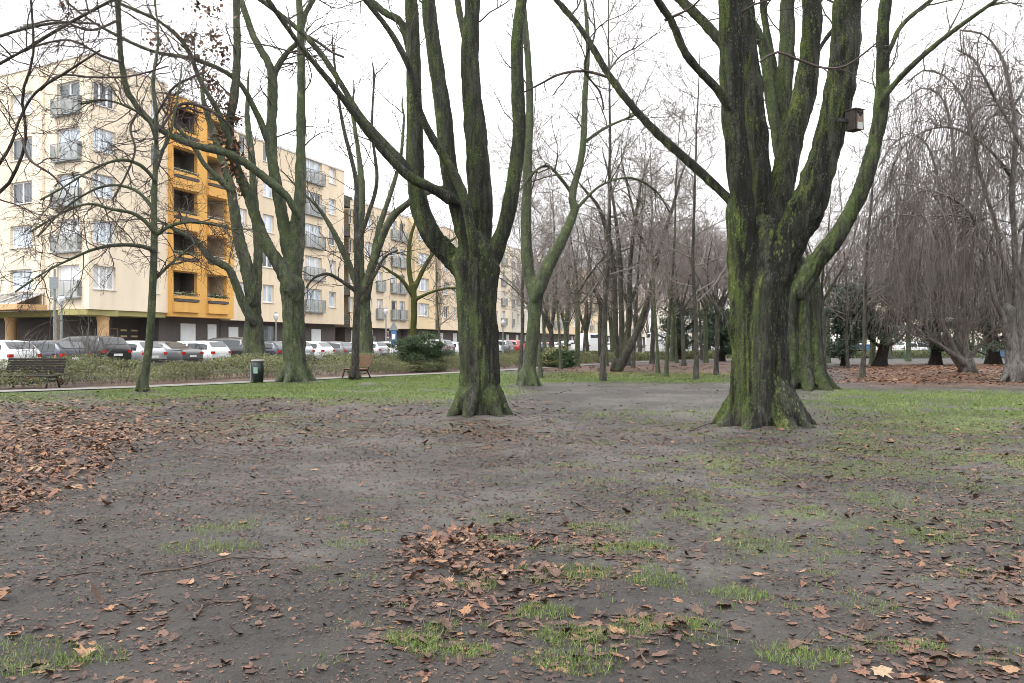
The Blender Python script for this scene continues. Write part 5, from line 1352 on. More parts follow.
# ---- ochre bay with loggias
s0 = 7.0
loc, rz = frame_at(s0+.002)
bB = empty('loggia_bay', loc, rz, 'ochre-yellow bay of stacked loggias with dark recesses and planter boxes', 'building')
LB = 6.85; zB0, zB1 = 3.45, 19.2
l1, l2 = (.15, 2.65), (3.75, 6.0)
op = []
for f in range(5):
    for a, b in (l1, l2): op.append((a, b, 4.95+f*FL, 6.65+f*FL, .30))
o = wall_mesh(LB, zB0, zB1, op, 9.0).build('wall', M_YEL, bB); o.location = (0, -.35, 0)
m = MB(); m.box(-.05, LB+.05, -.42, .2, zB1+.002, zB1+.14); part(m, 'parapet_cap', M_SILL, bB)
lr = np.random.default_rng(9)
for f in range(5):
    for a, b in (l1, l2):
        z = 4.95+f*FL
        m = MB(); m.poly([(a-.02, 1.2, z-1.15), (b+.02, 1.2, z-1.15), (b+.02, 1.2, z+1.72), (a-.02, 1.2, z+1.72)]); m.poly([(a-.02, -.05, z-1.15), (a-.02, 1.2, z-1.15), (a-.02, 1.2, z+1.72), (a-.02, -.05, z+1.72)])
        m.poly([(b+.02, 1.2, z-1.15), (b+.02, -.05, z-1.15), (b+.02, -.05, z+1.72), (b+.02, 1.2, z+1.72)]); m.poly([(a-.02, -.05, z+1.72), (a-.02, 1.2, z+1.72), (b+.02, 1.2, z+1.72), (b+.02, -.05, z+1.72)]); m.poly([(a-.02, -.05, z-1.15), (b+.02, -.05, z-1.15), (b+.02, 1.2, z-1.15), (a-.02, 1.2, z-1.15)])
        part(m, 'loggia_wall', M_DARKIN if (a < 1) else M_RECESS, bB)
        w = link('window', frame_mesh(1.5, 2.2, 2), bB); w.location = (a+.2, 1.10, z-.75); link('pane', pane_mesh(1.5, 2.2, M_PANED if a < 1 else M_PANE), w)
        m = MB(); m.box(a+.05, b-.05, -.62, -.352, z-.22, z-.02); part(m, 'planter_box', M_YEL, bB)
        m = MB(); m.box(a+.05, b-.05, -.60, -.356, z-.42, z-.24); part(m, 'planter_rail', M_BASE, bB)
        m = MB(); m.box(a-.08, b+.08, -.56, -.352, z-1.18, z-.46); part(m, 'parapet', M_YEL, bB)
        m = MB(); m.box(a, b, -.42, -.352, z+.004, z+.05); m.box(a, b, -.40, -.37, z+.2, z+.225); part(m, 'handrail', M_SILL, bB)
        if f in (0, 4) or lr.random() < .7:
            nn_ = 190; C = np.stack([lr.uniform(a+.1, b-.1, nn_), lr.normal(-.52, .1, nn_), z+.02+np.abs(lr.normal(0, .14, nn_))], 1)
            V, F = leaf_cloud(C, .15, lr, .5); me = mesh_np('planter_foliage', V, [F], False, M_BUSH if a > 1 else M_HEDGE); set_tint(me, lr.random(len(F)), 1); link('planter_foliage', me, bB)
        # furniture glimpses inside
        m = MB(); m.bar((a+1.0, .5, z-.9), (a+1.0, .5, z+.2), .05); m.bar((a+1.7, .7, z-.9), (a+1.7, .7, z+.45), .05); m.box(a+1.0, a+1.7, .3, .9, z-.25, z-.20); part(m, 'balcony_table', M_METAL, bB)
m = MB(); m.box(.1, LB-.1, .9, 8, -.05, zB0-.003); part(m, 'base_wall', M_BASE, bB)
for a, b in ((2.3, 3.9), (5.3, 6.3)): m = MB(); m.box(a, b, .84, .897, .9, 3.0); part(m, 'roller_shutter', M_SHUT, bB)

# ---- the long beige fronts beyond it
def block(name, s_a, s_b, step, z0, z1, floors, sill0, cols, mat, label, base=True, dark=.3, depth=11.0, shut=(), frames=(), cap=True):
    p = Q2+U2*s_a-OUT2*step; L = s_b-s_a
    b = empty('apartment_building', (p[0], p[1], 0), math.atan2(U2[1], U2[0]), label, 'building')
    facade(b, I4, L, z0, z1, cols, mat, floors, sill0, depth, dark)
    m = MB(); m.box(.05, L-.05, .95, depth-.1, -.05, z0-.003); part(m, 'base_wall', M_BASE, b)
    for a, c in shut: m = MB(); m.box(a, c, .885, .947, .95, 2.85); part(m, 'roller_shutter', M_SHUT, b)
    for a, c, q0, q1, mm in frames:
        m = MB(); m.box(a, c, .86, .947, q0, q0+.12); m.box(a, c, .86, .947, q1-.12, q1); m.box(a, a+.12, .86, .947, q0+.12, q1-.12); m.box(c-.12, c, .86, .947, q0+.12, q1-.12); part(m, 'entrance_frame', mm, b)
        m = MB(); m.box(a+.12, c-.12, .90, .947, q0+.12, q1-.12); part(m, 'entrance_glass', M_PANED, b)
    return b
sc0 = 13.86
def cs(sa, *prs): return [(round(sx(a)-sa, 2), round(sx(b)-sa, 2), k) for a, b, k in prs]
block('C', sc0, 31.2, 0, 3.35, 18.3, 5, 4.95, cs(sc0, (239, 247, 'w1'), (263, 274, 'w2'), (305, 322, 'f3'), (329, 336, 'w1')), M_CREAM2,
      'beige apartment front right of the ochre bay, behind the green forked tree', shut=((1.0, 2.2), (10.0, 11.6), (13.0, 14.6)), frames=((4.6, 7.2, 1.0, 3.1, M_DARKIN),))
def stair(s_a, s_b, z1, label):
    p = Q2+U2*s_a-OUT2*3.0
    b = empty('stair_tower', (p[0], p[1], 0), math.atan2(U2[1], U2[0]), label, 'building'); L = s_b-s_a
    wall_mesh(L, 0, z1, [], 6.0).build('wall', M_SAND, b)
    for f in range(4 if z1 < 17 else 5):
        z = 3.4+f*FL
        m = MB(); m.box(.15, L-.15, -2.4, -.003, z, z+.16); m.box(.15, L-.15, -2.4, -2.3, z+.16, z+1.05); part(m, 'balcony', M_BASE, b)
        m = MB(); m.box(L*.3, L*.7, -.06, -.003, z+.3, z+2.3); part(m, 'balcony_door', M_BROWNF, b)
        nn_ = 150; C = np.stack([lr.uniform(.2, L-.2, nn_), lr.normal(-2.35, .12, nn_), z+1.0-np.abs(lr.normal(0, .4, nn_))], 1); V, F = leaf_cloud(C, .2, lr, .5)
        me = mesh_np('balcony_plants', V, [F], False, M_HEDGE); set_tint(me, lr.random(len(F)), 1); link('balcony_plants', me, b)
stair(31.202, 33.9, 17.6, 'narrow recessed balcony bay with plants after the first beige front')
sd0 = 33.902
block('D', sd0, 46.6, .55, 3.15, 15.9, 4, 4.7, cs(sd0, (355, 361, 'w2'), (370, 377, 'w2'), (381.5, 387.5, 'f2'), (396, 401.5, 'f1'), (404, 409.5, 'f1')), M_CREAM2,
      'four-storey beige front with paired french balconies behind the brown bench', shut=((1.2, 2.4),), frames=((4.0, 6.6, .3, 2.4, M_DARKIN), (8.6, 11.2, .3, 2.4, M_DARKIN)))
block('E', 46.602, 52.2, -.25, 3.2, 16.0, 4, 4.7, cs(46.602, (416.5, 427, 'w3')), M_SAND, 'narrow sand-coloured front with one column of triple windows above the dark round bush', frames=((2.0, 3.0, .6, 2.2, M_BROWNF), (3.6, 4.6, .6, 2.2, M_BROWNF)))
stair(52.202, 55.0, 15.2, 'second recessed balcony bay with hanging plants, left of the candelabra trunk')
def auto_cols(L, seed, a=1.0):
    r_ = np.random.default_rng(seed); c = []; u = a
    while u < L-2.2:
        k = ['w2', 'f2', 'w3', 'w1', 'f1'][r_.integers(0, 5)]; w = {'w2': 1.5, 'f2': 1.6, 'w3': 2.0, 'w1': .9, 'f1': 1.0}[k]
        c.append((round(u, 2), round(u+w, 2), k)); u += w+r_.uniform(1.2, 2.2)
    return c
for i, (a, b, st_, mat, z1, fl, lab) in enumerate((
    (55.002, 68, .3, M_CREAM2, 16.0, 4, 'beige front hidden mostly by the dark candelabra trunk'),
    (68.002, 80, -.3, M_CREAM, 16.0, 4, 'cream front just right of the candelabra trunk'),
    (80.002, 98, .2, M_PALE, 16.2, 4, 'whitish apartment front behind the bushy-topped green tree'),
    (98.002, 118, -.3, M_SAND, 16.2, 4, 'sand-yellow far front right of the bushy-topped green tree'),
    (118.002, 140, .3, M_SAND, 16.5, 4, 'far yellow front seen through the mixed trees'),
    (140.002, 166, -.2, M_PALE, 16.2, 4, 'very far pale front seen through the mixed trees'),
    (166.002, 200, .3, M_CREAM, 16.2, 4, 'farthest cream front at the end of the street'))):
    L = b-a
    sh = tuple((u, u+1.2) for u in np.arange(1.5, L-3, 4.5))
    block('F', a, b, st_, 3.2, z1, fl, 4.7, auto_cols(L, 300+i), mat, lab, shut=sh)
# pale low house far across the park
def plain_house(px, d, L, H, rot, mat, label, floors):
    x = (px-512)/FPX*d
    b = empty('apartment_building', (x, d, 0), rot, label, 'building')
    facade(b, I4, L, .0, H, [c for c in auto_cols(L, int(px)) if c[2][0] == 'w'], mat, floors, 1.2, 9.0, .4)
plain_house(655, 205, 42, 13, -.06, M_PALE, 'pale long house closing the view far behind the slim trees', 4)
plain_house(880, 190, 40, 11, .05, M_PALE, 'pale house far behind the dark evergreens at the right', 3)
# ------------------------------------------------------------------ cars
def paint(name, col, metal=.3):
    t = NT(name); co = t.objco(); d = t.noise(co, 2.0, 4, .6)
    c = t.mix(t.ramp(d, .4, .7), col, tuple(x*.86+.012 for x in col))
    return t.finish(c, .28, None, .5, Metallic=metal, **{'Coat Weight': .35, 'Coat Roughness': .06})
P_WHITE = paint('car_paint_white', (.66, .67, .68), 0); P_SILV = paint('car_paint_silver', (.42, .43, .45), .5); P_DARK = paint('car_paint_dark_blue', (.035, .042, .055)); P_BLACK = paint('car_paint_black', (.014, .014, .016), 0)
P_GREY = paint('car_paint_grey', (.13, .135, .14)); P_RED = paint('car_paint_red', (.35, .03, .025), 0); P_BLUE = paint('car_paint_blue', (.04, .09, .2))
t = NT('car_glass'); M_CGL = t.finish((.03, .035, .04), .04, None, .7)
M_TYRE = simple('rubber', (.02, .02, .02), .8, .2); M_RIM = simple('alloy', (.45, .45, .46), .3, .5, .1, 5, .8); M_TAIL = simple('tail_light_red', (.42, .015, .012), .2, .6); M_HEAD = simple('headlight_clear', (.6, .62, .64), .1, .6)
M_PLATE = simple('number_plate_white', (.7, .7, .68), .4); M_PLAST = simple('black_plastic', (.02, .02, .021), .55)

# side profiles: x from rear (0) to front; (x, z_low, z_belt, z_roof, halfwidth_roof_factor)
PROF = {
 'hatch': dict(L=4.1, W=1.76, st=[(0,.42,.80,.80),(.04,.30,.95,.98),(.14,.26,.96,1.10),(.50,.24,.96,1.43),(1.2,.22,.95,1.48),(2.0,.22,.93,1.46),(2.45,.22,.92,1.38),(3.05,.22,.93,1.00),(3.45,.24,.86,.88),(3.9,.28,.74,.75),(4.06,.34,.62,.63),(4.1,.42,.55,.56)], ax=(.78, 3.28)),
 'wagon': dict(L=4.65, W=1.8, st=[(0,.42,.80,.80),(.04,.30,.95,.98),(.16,.26,.97,1.12),(.42,.24,.97,1.42),(1.2,.22,.96,1.48),(2.4,.22,.94,1.46),(2.9,.22,.93,1.36),(3.5,.22,.94,1.00),(3.95,.24,.86,.88),(4.4,.28,.74,.75),(4.6,.34,.62,.63),(4.65,.42,.55,.56)], ax=(.86, 3.72)),
 'sedan': dict(L=4.6, W=1.8, st=[(0,.42,.80,.80),(.05,.30,.98,1.0),(.2,.26,1.0,1.03),(.75,.24,.98,1.08),(1.35,.22,.96,1.40),(2.0,.22,.95,1.44),(2.7,.22,.93,1.36),(3.4,.22,.94,1.00),(3.9,.24,.86,.88),(4.35,.28,.74,.75),(4.55,.34,.62,.63),(4.6,.42,.55,.56)], ax=(.92, 3.68)),
 'suv': dict(L=4.6, W=1.86, st=[(0,.50,.95,.95),(.04,.36,1.08,1.12),(.14,.32,1.10,1.26),(.38,.30,1.10,1.62),(1.2,.28,1.08,1.70),(2.4,.28,1.06,1.67),(2.9,.28,1.05,1.54),(3.5,.28,1.06,1.14),(3.95,.30,1.0,1.02),(4.4,.34,.86,.87),(4.56,.40,.72,.73),(4.6,.46,.64,.65)], ax=(.88, 3.7)),
 'van': dict(L=5.4, W=2.0, st=[(0,.50,1.20,1.20),(.03,.36,1.25,1.9),(.08,.32,1.27,2.36),(.3,.30,1.27,2.46),(1.8,.28,1.27,2.50),(3.4,.28,1.25,2.46),(3.9,.28,1.22,2.30),(4.55,.28,1.20,1.40),(4.9,.30,1.08,1.12),(5.2,.34,.92,.93),(5.36,.40,.72,.73),(5.4,.46,.64,.65)], ax=(.95, 4.3)),
}
def car_meshes(kind):
    p = PROF[kind]; st = np.array(p['st'], float); K = 30
    xs_ = np.unique(np.concatenate([st[:, 0], np.linspace(0, p['L'], K)])); z = [np.interp(xs_, st[:, 0], st[:, i]) for i in (1, 2, 3)]
    Wd = p['W']/2; fr = xs_/p['L']; taper = np.clip(1-.10*np.clip((.12-fr)/.12, 0, 1)**2-.16*np.clip((fr-.82)/.18, 0, 1)**2, 0, 1)
    ring = []
    for i in range(len(xs_)):
        w = Wd*taper[i]; zl, zb, zr = z[0][i], z[1][i], z[2][i]; gh = np.clip((zr-zb)/.45, 0, 1); wr = w*(1-.17*gh)
        ring.append([(0, zl), (w*.86, zl), (w*.97, zl+.12), (w, (zl+zb)*.5), (w*.985, zb-.05), (w*.95, zb), (wr*1.0+.0, zr-.05*gh), (wr*.86, zr+.015*gh), (0, zr+.03*gh)])
    R = np.array(ring); m = len(R[0]); n = len(xs_)
    V = []
    for i in range(n):
        for y_, zz in R[i]: V.append((xs_[i], y_, zz))
        for y_, zz in R[i][::-1][1:-1]: V.append((xs_[i], -y_, zz))
    tot = 2*m-2; F = []
    for i in range(n-1):
        for k in range(tot):
            k2 = (k+1) % tot; F.append((i*tot+k, (i+1)*tot+k, (i+1)*tot+k2, i*tot+k2))
    me = bpy.data.meshes.new('body'); caps = [tuple(range(tot)), tuple((n-1)*tot+k for k in reversed(range(tot)))]
    me.from_pydata(V, [], F+caps); me.polygons.foreach_set('use_smooth', np.array([1]*len(F)+[0, 0], bool)); me.update()
    def rowat(x): i = np.clip(np.searchsorted(xs_, x), 1, n-1); f = (x-xs_[i-1])/(xs_[i]-xs_[i-1]); return R[i-1]*(1-f)+R[i]*f
    # glass: side strips and screens, set just outside the shell
    gxs = [x for x in st[:, 0] if True]
    roof = st[:, 3]; belt = st[:, 2]; gh = roof-belt
    x_a = np.interp(.30, *zip(*sorted(zip(gh[:4], st[:4, 0])))) if kind != 'sedan' else 1.2
    ir = int(np.argmax(gh > .36)); x_r = st[ir, 0]; fi = len(st)-1-int(np.argmax((gh > .36)[::-1])); x_f = st[fi, 0]
    def strip(x0, x1):
        out_ = []; q = np.linspace(x0, x1, 6)
        for s_ in (1, -1):
            g = MB()
            rows = [rowat(x) for x in q]
            for i in range(5):
                a, b = rows[i], rows[i+1]; lo, hi = .10, .86
                def pt(r_, x, f): 
                    yy = r_[5][0]*(1-f)+r_[6][0]*f; zz = r_[5][1]*(1-f)+r_[6][1]*f; return (x, s_*(yy+.008), zz)
                P = [pt(a, q[i], lo), pt(b, q[i+1], lo), pt(b, q[i+1], hi), pt(a, q[i], hi)]
                g.poly(P if s_ < 0 else P[::-1])
            out_.append(g.mesh('side_window', M_CGL))
        return out_
    mid = (x_r+x_f)/2+.1
    sides = strip(x_r-.05, mid-.06)+strip(mid+.06, x_f+.22) if kind != 'van' else strip(x_f-1.0, x_f+.2)
    def screen(xa, xb, name):
        g = MB(); q = np.linspace(xa, xb, 5)
        for i in range(4):
            P = []
            for x, s_ in ((q[i], 1), (q[i], -1), (q[i+1], -1), (q[i+1], 1)):
                r_ = rowat(x); P.append((x, s_*r_[7][0]*.97, r_[7][1]+.012))
            nx_ = (xb-xa)
            g.poly(P if nx_ > 0 else P[::-1])
        return g
    xr0 = {'hatch': .17, 'wagon': .19, 'sedan': .80, 'suv': .16, 'van': .035}[kind]; xr1 = {'hatch': .46, 'wagon': .40, 'sedan': 1.3, 'suv': .36, 'van': .075}[kind]
    rear = screen(xr0, xr1, 'rear_window'); 
    for i, v in enumerate(rear.v): rear.v[i] = (v[0]-.012, v[1], v[2]+.002)
    xf1 = st[fi+1, 0]; front = screen(x_f+.06, xf1-.06, 'windscreen')
    for i, v in enumerate(front.v): front.v[i] = (v[0]+.008, v[1], v[2])
    zb = np.interp(.04, st[:, 0], st[:, 2]); tl = MB(); 
    for s_ in (1, -1): tl.box(-.02, .16, s_*Wd*.90 if s_ > 0 else -Wd*.925, s_*Wd*.925 if s_ > 0 else -Wd*.90, zb-.20, zb-.03)
    tls = []
    for s_ in (1, -1):
        b_ = MB(); y0, y1 = sorted((s_*Wd*.68, s_*Wd*.93)); b_.box(-.025, .10, y0, y1, zb-.17, zb-.04); tls.append(b_.mesh('tail_light', M_TAIL))
    hl = []
    zf = np.interp(p['L']-.2, st[:, 0], st[:, 2])
    for s_ in (1, -1):
        b_ = MB(); y0, y1 = sorted((s_*Wd*.55, s_*Wd*.84)); b_.box(p['L']-.28, p['L']-.02, y0, y1, zf-.14, zf-.02); hl.append(b_.mesh('headlight', M_HEAD))
    pl = MB(); pl.box(-.022, -.004, -.26, .26, zb-.32, zb-.21); bu = MB(); bu.box(-.06, .10, -Wd*.86, Wd*.86, .38, .56); bf = MB(); bf.box(p['L']-.10, p['L']+.05, -Wd*.80, Wd*.80, .34, .50)
    wh = MB(); wh.lathe([(.20, -.10), (.30, -.10), (.325, -.07), (.325, .07), (.30, .10), (.20, .10)], 20); ri = MB(); ri.lathe([(.03, .07), (.06, .085), (.19, .098), (.205, .085), (.205, -.08)], 14)
    mirs = []
    for s_ in (1, -1): mir = MB(); y0, y1 = sorted((s_*Wd*.93, s_*(Wd*.93+.2))); mir.box(x_f+.25, x_f+.38, y0, y1, belt[4]+.02, belt[4]+.17); mirs.append(mir.mesh('wing_mirror', M_PLAST))
    return dict(body=me, sides=sides, rear=rear.mesh('rear_window', M_CGL), front=front.mesh('windscreen', M_CGL), tl=tls, hl=hl, plate=pl.mesh('number_plate', M_PLATE), bumper=[bu.mesh('bumper', M_PLAST), bf.mesh('bumper', M_PLAST)], tyre=wh.mesh('tyre', M_TYRE, True), rim=ri.mesh('rim', M_RIM, True), mir=mirs, ax=p['ax'], W=p['W'])
CM = {}
def car(kind, pnt, loc, rz, label, group, name='parked_car', far=False, cat='car'):
    if kind not in CM: CM[kind] = car_meshes(kind)
    c = CM[kind]; key = (kind, pnt.name)
    if key not in CM:
        b = c['body'].copy(); b.materials.clear(); b.materials.append(pnt); CM[key] = b
    r = empty(name, (loc[0], loc[1], loc[2]+.06), rz, label, cat, group); r.scale = (1.05, 1.05, 1.05)
    link('body', CM[key], r); link('rear_window', c['rear'], r); link('windscreen', c['front'], r)
    for s_ in c['sides']: link('side_window', s_, r)
    for q in c['tl']: link('tail_light', q, r)
    link('number_plate', c['plate'], r); [link('bumper', q, r) for q in c['bumper']]
    for q in c['hl']: link('headlight', q, r)
    [link('wing_mirror', q, r) for q in c['mir']]
    for ax in c['ax']:
        for s_ in (1, -1):
            w = link('wheel', c['tyre'], r); w.location = (ax, s_*(c['W']/2-.12), .325); w.rotation_euler = (RAD(-90*s_), 0, 0); link('rim', c['rim'], w)
    return r
HEAD = math.atan2(-OUT2[1], -OUT2[0])     # nose-in towards the houses, tail to the park
crng = np.random.default_rng(15)
spec = [(-1.0, 'hatch', P_WHITE, 'white hatchback parked at the far left behind the bench'), (0, 'hatch', P_DARK, 'dark blue-grey hatchback parked second from the left behind the bench'),
 (1.02, 'suv', P_BLACK, 'tall black people carrier parked behind the slim dark tree'), (2.05, 'hatch', P_SILV, 'silver hatchback just right of the slim dark tree trunk'), (3.1, 'sedan', P_GREY, 'dark grey saloon between the silver hatchback and the white estate car'),
 (4.15, 'wagon', P_WHITE, 'white estate car parked just left of the litter bin'), (5.3, 'suv', P_BLACK, 'black van-like car parked right behind the litter bin and crooked tree'), (6.4, 'hatch', P_DARK, 'dark blue car half hidden by the green forked trunk'),
 (7.5, 'wagon', P_SILV, 'silver estate car hidden behind the green forked trunk'), (8.6, 'hatch', P_WHITE, 'low white car just right of the green forked trunk'), (9.7, 'wagon', P_GREY, 'grey estate car left of the brown bench'), (10.8, 'sedan', P_WHITE, 'white saloon behind the shrub bed above the brown bench seat'),
 (12.0, 'wagon', P_SILV, 'silver estate car behind the brown bench backrest'), (13.2, 'hatch', P_WHITE, 'white car right of the thick grey double-stemmed tree'), (14.4, 'wagon', P_WHITE, 'white estate car behind the street sign'), (15.6, 'hatch', P_SILV, 'silver car left behind the rounded dark bush'),
 (16.9, 'suv', P_GREY, 'grey tall car hidden behind the rounded dark bush'), (18.2, 'wagon', P_WHITE, 'white estate car showing right of the dark bushes'), (19.5, 'hatch', P_SILV, 'silver car at the right of the white estate near the candelabra trunk'), (20.8, 'sedan', P_DARK, 'dark saloon hidden behind the candelabra trunk')]
for k, kind, pn, lab in spec:
    s_ = k*2.6; p = CAR0+U2*s_-OUT2*crng.uniform(-.25, .35)
    car(kind, pn, (p[0], p[1], .045), HEAD+crng.uniform(-.03, .03), lab, 'cars parked nose-in along the street')
for i in range(14):
    s_ = (22.3+i*1.4)*2.6; p = CAR0+U2*s_-OUT2*crng.uniform(-.25, .35)
    kind = ['hatch', 'wagon', 'sedan', 'suv'][crng.integers(0, 4)]; pn = [P_WHITE, P_SILV, P_WHITE, P_GREY, P_RED, P_DARK][crng.integers(0, 6)]
    nm_ = {P_WHITE.name: 'white', P_SILV.name: 'silver', P_GREY.name: 'grey', P_RED.name: 'red', P_DARK.name: 'dark blue'}[pn.name]
    car(kind, pn, (p[0], p[1], .045), HEAD+crng.uniform(-.03, .03), f'{nm_} parked car far along the street, right of the candelabra trunk', 'cars parked far along the street')
for px, d, kind, pn, rz, lab in ((596, 98, 'van', P_WHITE, 1.9, 'white delivery van seen between the thin pole-like tree and the leaning dark trunk'), (607, 108, 'wagon', P_WHITE, 1.2, 'white car just left of the far cluster of upright stems'), (648, 92, 'van', P_WHITE, .15, 'white van right of the leaning dark trunk'),
   (668, 104, 'hatch', P_SILV, .1, 'silver car far behind the slim greenish tree'), (735, 110, 'van', P_WHITE, .1, 'white van glimpsed left of the biggest trunk'), (707, 118, 'wagon', P_WHITE, 0, 'white car far behind the low dark evergreens'), (898, 96, 'wagon', P_WHITE, .2, 'white car glimpsed under the weeping curtain behind the wire fence'), (915, 100, 'hatch', P_SILV, .1, 'silver car glimpsed under the dark evergreen behind the wire fence'), (560, 104, 'wagon', P_SILV, 1.0, 'silver car far behind the light green low bush')):
    car(kind, pn, ((px-512)/FPX*d, d, .0), rz, lab, None, 'parked_van' if kind == 'van' else 'parked_car', cat='van' if kind == 'van' else 'car')

# ------------------------------------------------------------------ benches
M_DKWOOD = simple('dark_bench_slat', (.016, .012, .010), .55, .35, .3, 8); M_BRWOOD = simple('brown_bench_slat', (.165, .090, .055), .55, .35, .25, 8); M_IRON = simple('cast_iron', (.022, .022, .023), .5, .4)
def bench(loc, rz, L, wood, label):
    r = empty('park_bench', loc, rz, label, 'bench')
    # local: x along, seat faces -y
    for k in range(5): m = MB(); yy = -.50+k*.105; m.box(-L/2, L/2, yy, yy+.082, .41+.004*k, .445+.004*k); m.build('seat_slat', wood, r, bevel=.006)
    for k in range(6): m = MB(); z = .52+k*.085; y0 = .06+(z-.45)*.32; m.box(-L/2, L/2, y0, y0+.034, z, z+.076); m.build('backrest_slat', wood, r, bevel=.006)
    for x in ((-L*.40, L*.40)):
        m = MB()
        m.tube([(x, -.46, .40), (x, -.50, .22), (x, -.56, .02)], [.032, .028, .034], 8); m.tube([(x, .02, .40), (x, .10, .20), (x, .20, .02)], [.034, .03, .036], 8)
        m.tube([(x, -.50, .39), (x, -.2, .375), (x, .05, .40), (x, .14, .62), (x, .27, 1.02)], [.03, .03, .036, .03, .022], 8); m.tube([(x, -.42, .30), (x, -.2, .22), (x, .07, .28)], .016, 6)
        m.build('leg_frame', M_IRON, r, smooth=True)
    return r
p = G(33, 388); bench((p[0], p[1], 0), RAD(-4), 2.08, M_DKWOOD, 'dark slatted park bench seen from behind at the left edge')
b_ = bench((W(360.5, HOR, 37.0)[0], 37.0, 0), RAD(-58), 1.75, M_BRWOOD, 'reddish-brown slatted bench seen from the side behind the slender bare tree')

# ------------------------------------------------------------------ scooter behind the dark bench
M_ORANGE = simple('orange_red_plastic', (.50, .055, .022), .4, .5)
def scooter(px, d, rz):
    x = (px-512)/FPX*d; r = empty('kick_scooter', (x, d, 0), rz, 'red-stemmed electric kick scooter standing behind the dark bench', 'scooter')
    m = MB(); m.box(-.45, .38, -.08, .08, .13, .19); m.build('deck', M_IRON, r, bevel=.015)
    m = MB(); m.tube([(.42, 0, .20), (.50, 0, .12)], .03, 8); m.tube([(.40, 0, .17), (.30, 0, 1.12)], .03, 10); m.build('stem', M_ORANGE, r, smooth=True)
    m = MB(); m.tube([(.29, -.27, 1.16), (.29, 0, 1.12), (.29, .27, 1.16)], .02, 8); m.tube([(.29, -.27, 1.16), (.27, -.38, 1.15)], .026, 8); m.tube([(.29, .27, 1.16), (.27, .38, 1.15)], .026, 8); m.build('handlebar', M_IRON, r, smooth=True)
    for xx in (-.52, .50):
        m = MB(); m.lathe([(.07, -.025), (.11, -.028), (.125, -.012), (.125, .012), (.11, .028), (.07, .025)], 18); w = m.build('wheel', M_TYRE, r, (xx, 0, .125), True); w.rotation_euler = (RAD(90), 0, 0)
        m = MB(); m.lathe([(.02, -.02), (.068, -.018), (.068, .018), (.02, .02)], 12); m.build('hub', M_RIM, w)
    m = MB(); m.tube([(-.66, 0, .18), (-.6, 0, .26), (-.5, 0, .29), (-.40, 0, .25)], .022, 6); m.build('mudguard', M_ORANGE, r)
scooter(46, 31.5, RAD(20))

# ------------------------------------------------------------------ litter bin
p = G(258, 383); r = empty('litter_bin', (p[0], p[1], 0), 0, 'near-black litter bin with pale rim beside the path and the crooked tree', 'bin')
M_BIN = simple('bin_green_black', (.010, .015, .014), .45, .4); M_BINR = simple('bin_rim', (.42, .42, .40), .5)
m = MB(); m.lathe([(.17, 0), (.20, .02), (.225, .45), (.235, .84), (.21, .84), (.20, .3)], 20); m.build('body', M_BIN, r, smooth=True)
m = MB(); m.lathe([(.236, .842), (.25, .85), (.25, .90), (.20, .905), (.20, .86)], 20); m.build('rim', M_BINR, r)
m = MB(); m.box(-.30, -.243, -.05, .05, .02, .78); m.build('post', M_METAL, r); m = MB(); m.box(-.10, .06, -.262, -.238, .38, .62); m.build('sticker', simple('pale_green_sticker', (.2, .34, .27), .5), r)

# ------------------------------------------------------------------ lamps, sign, post
M_GLOBE = simple('opal_lamp_globe', (.60, .61, .60), .25, .5, .02); M_POST = simple('grey_green_post', (.20, .225, .22), .5, .4)
def lamp(px, d, H, label):
    r = empty('street_lamp', ((px-512)/FPX*d, d, .1), 0, label, 'lamp', 'globe lamps along the street')
    m = MB(); m.lathe([(.10, -.2), (.10, .6), (.065, .68), (.05, H-.3)], 14); m.build('post', M_POST, r)
    m = MB(); m.lathe([(.05, H-.3), (.10, H-.26), (.13, H-.2), (.19, H-.05), (.205, H+.05), (.17, H+.19), (.10, H+.27), (.02, H+.29)], 16); m.build('lamp_globe', M_GLOBE, r, smooth=True)
    m = MB(); m.lathe([(.10, H+.285), (.15, H+.27), (.10, H+.34), (.02, H+.37)], 12); m.build('lamp_cap', M_POST, r)
lamp(61.5, 46, 3.75, 'globe lamp standing behind the dark bench in front of the arcade'); lamp(276, 66, 3.5, 'globe lamp between the crooked tree and the green forked trunk'); lamp(386, 74, 4.2, 'globe lamp beside the street sign near the round bush'); lamp(503, 90, 3.6, 'globe lamp just right of the candelabra trunk')
r = empty('signpost', ((54.5-512)/FPX*44.5, 44.5, .04), 0, 'bare grey-green signpost beside the globe lamp at the left', 'post')
m = MB(); m.tube([(0, 0, -.1), (0, 0, 5.4)], .055, 10); m.build('pole', M_POST, r); m = MB(); m.tube([(0, -.02, 4.6), (.0, -.07, 4.6)], .03, 6); m.box(-.22, .22, -.10, -.075, 4.35, 4.95); m.build('sign_plate', M_METAL, r)
M_BLUE = simple('sign_blue', (.05, .15, .36), .4); M_WH = simple('sign_white', (.72, .72, .72), .4)
r = empty('street_sign', ((394-512)/FPX*70, 70, .04), RAD(-14), 'blue and white stacked street sign on a pole left of the round bush', 'sign')
m = MB(); m.tube([(0, 0, -.1), (0, 0, 3.3)], .045, 8); m.build('pole', M_POST, r)
m = MB(); m.v = [(-.42, -.06, 2.55), (.42, -.06, 2.55), (0, -.06, 3.3), (-.42, -.085, 2.55), (.42, -.085, 2.55), (0, -.085, 3.3)]; m.f = [(0, 1, 2), (5, 4, 3), (0, 3, 4, 1), (1, 4, 5, 2), (2, 5, 3, 0)]; m.build('triangle_plate', M_METAL, r)
m = MB(); m.box(-.24, .24, -.085, -.06, 1.35, 2.5); pl = m.build('blue_plate', M_BLUE, r); m = MB(); m.box(-.14, .14, -.094, -.087, 1.8, 2.25); m.build('symbol', M_WH, pl)

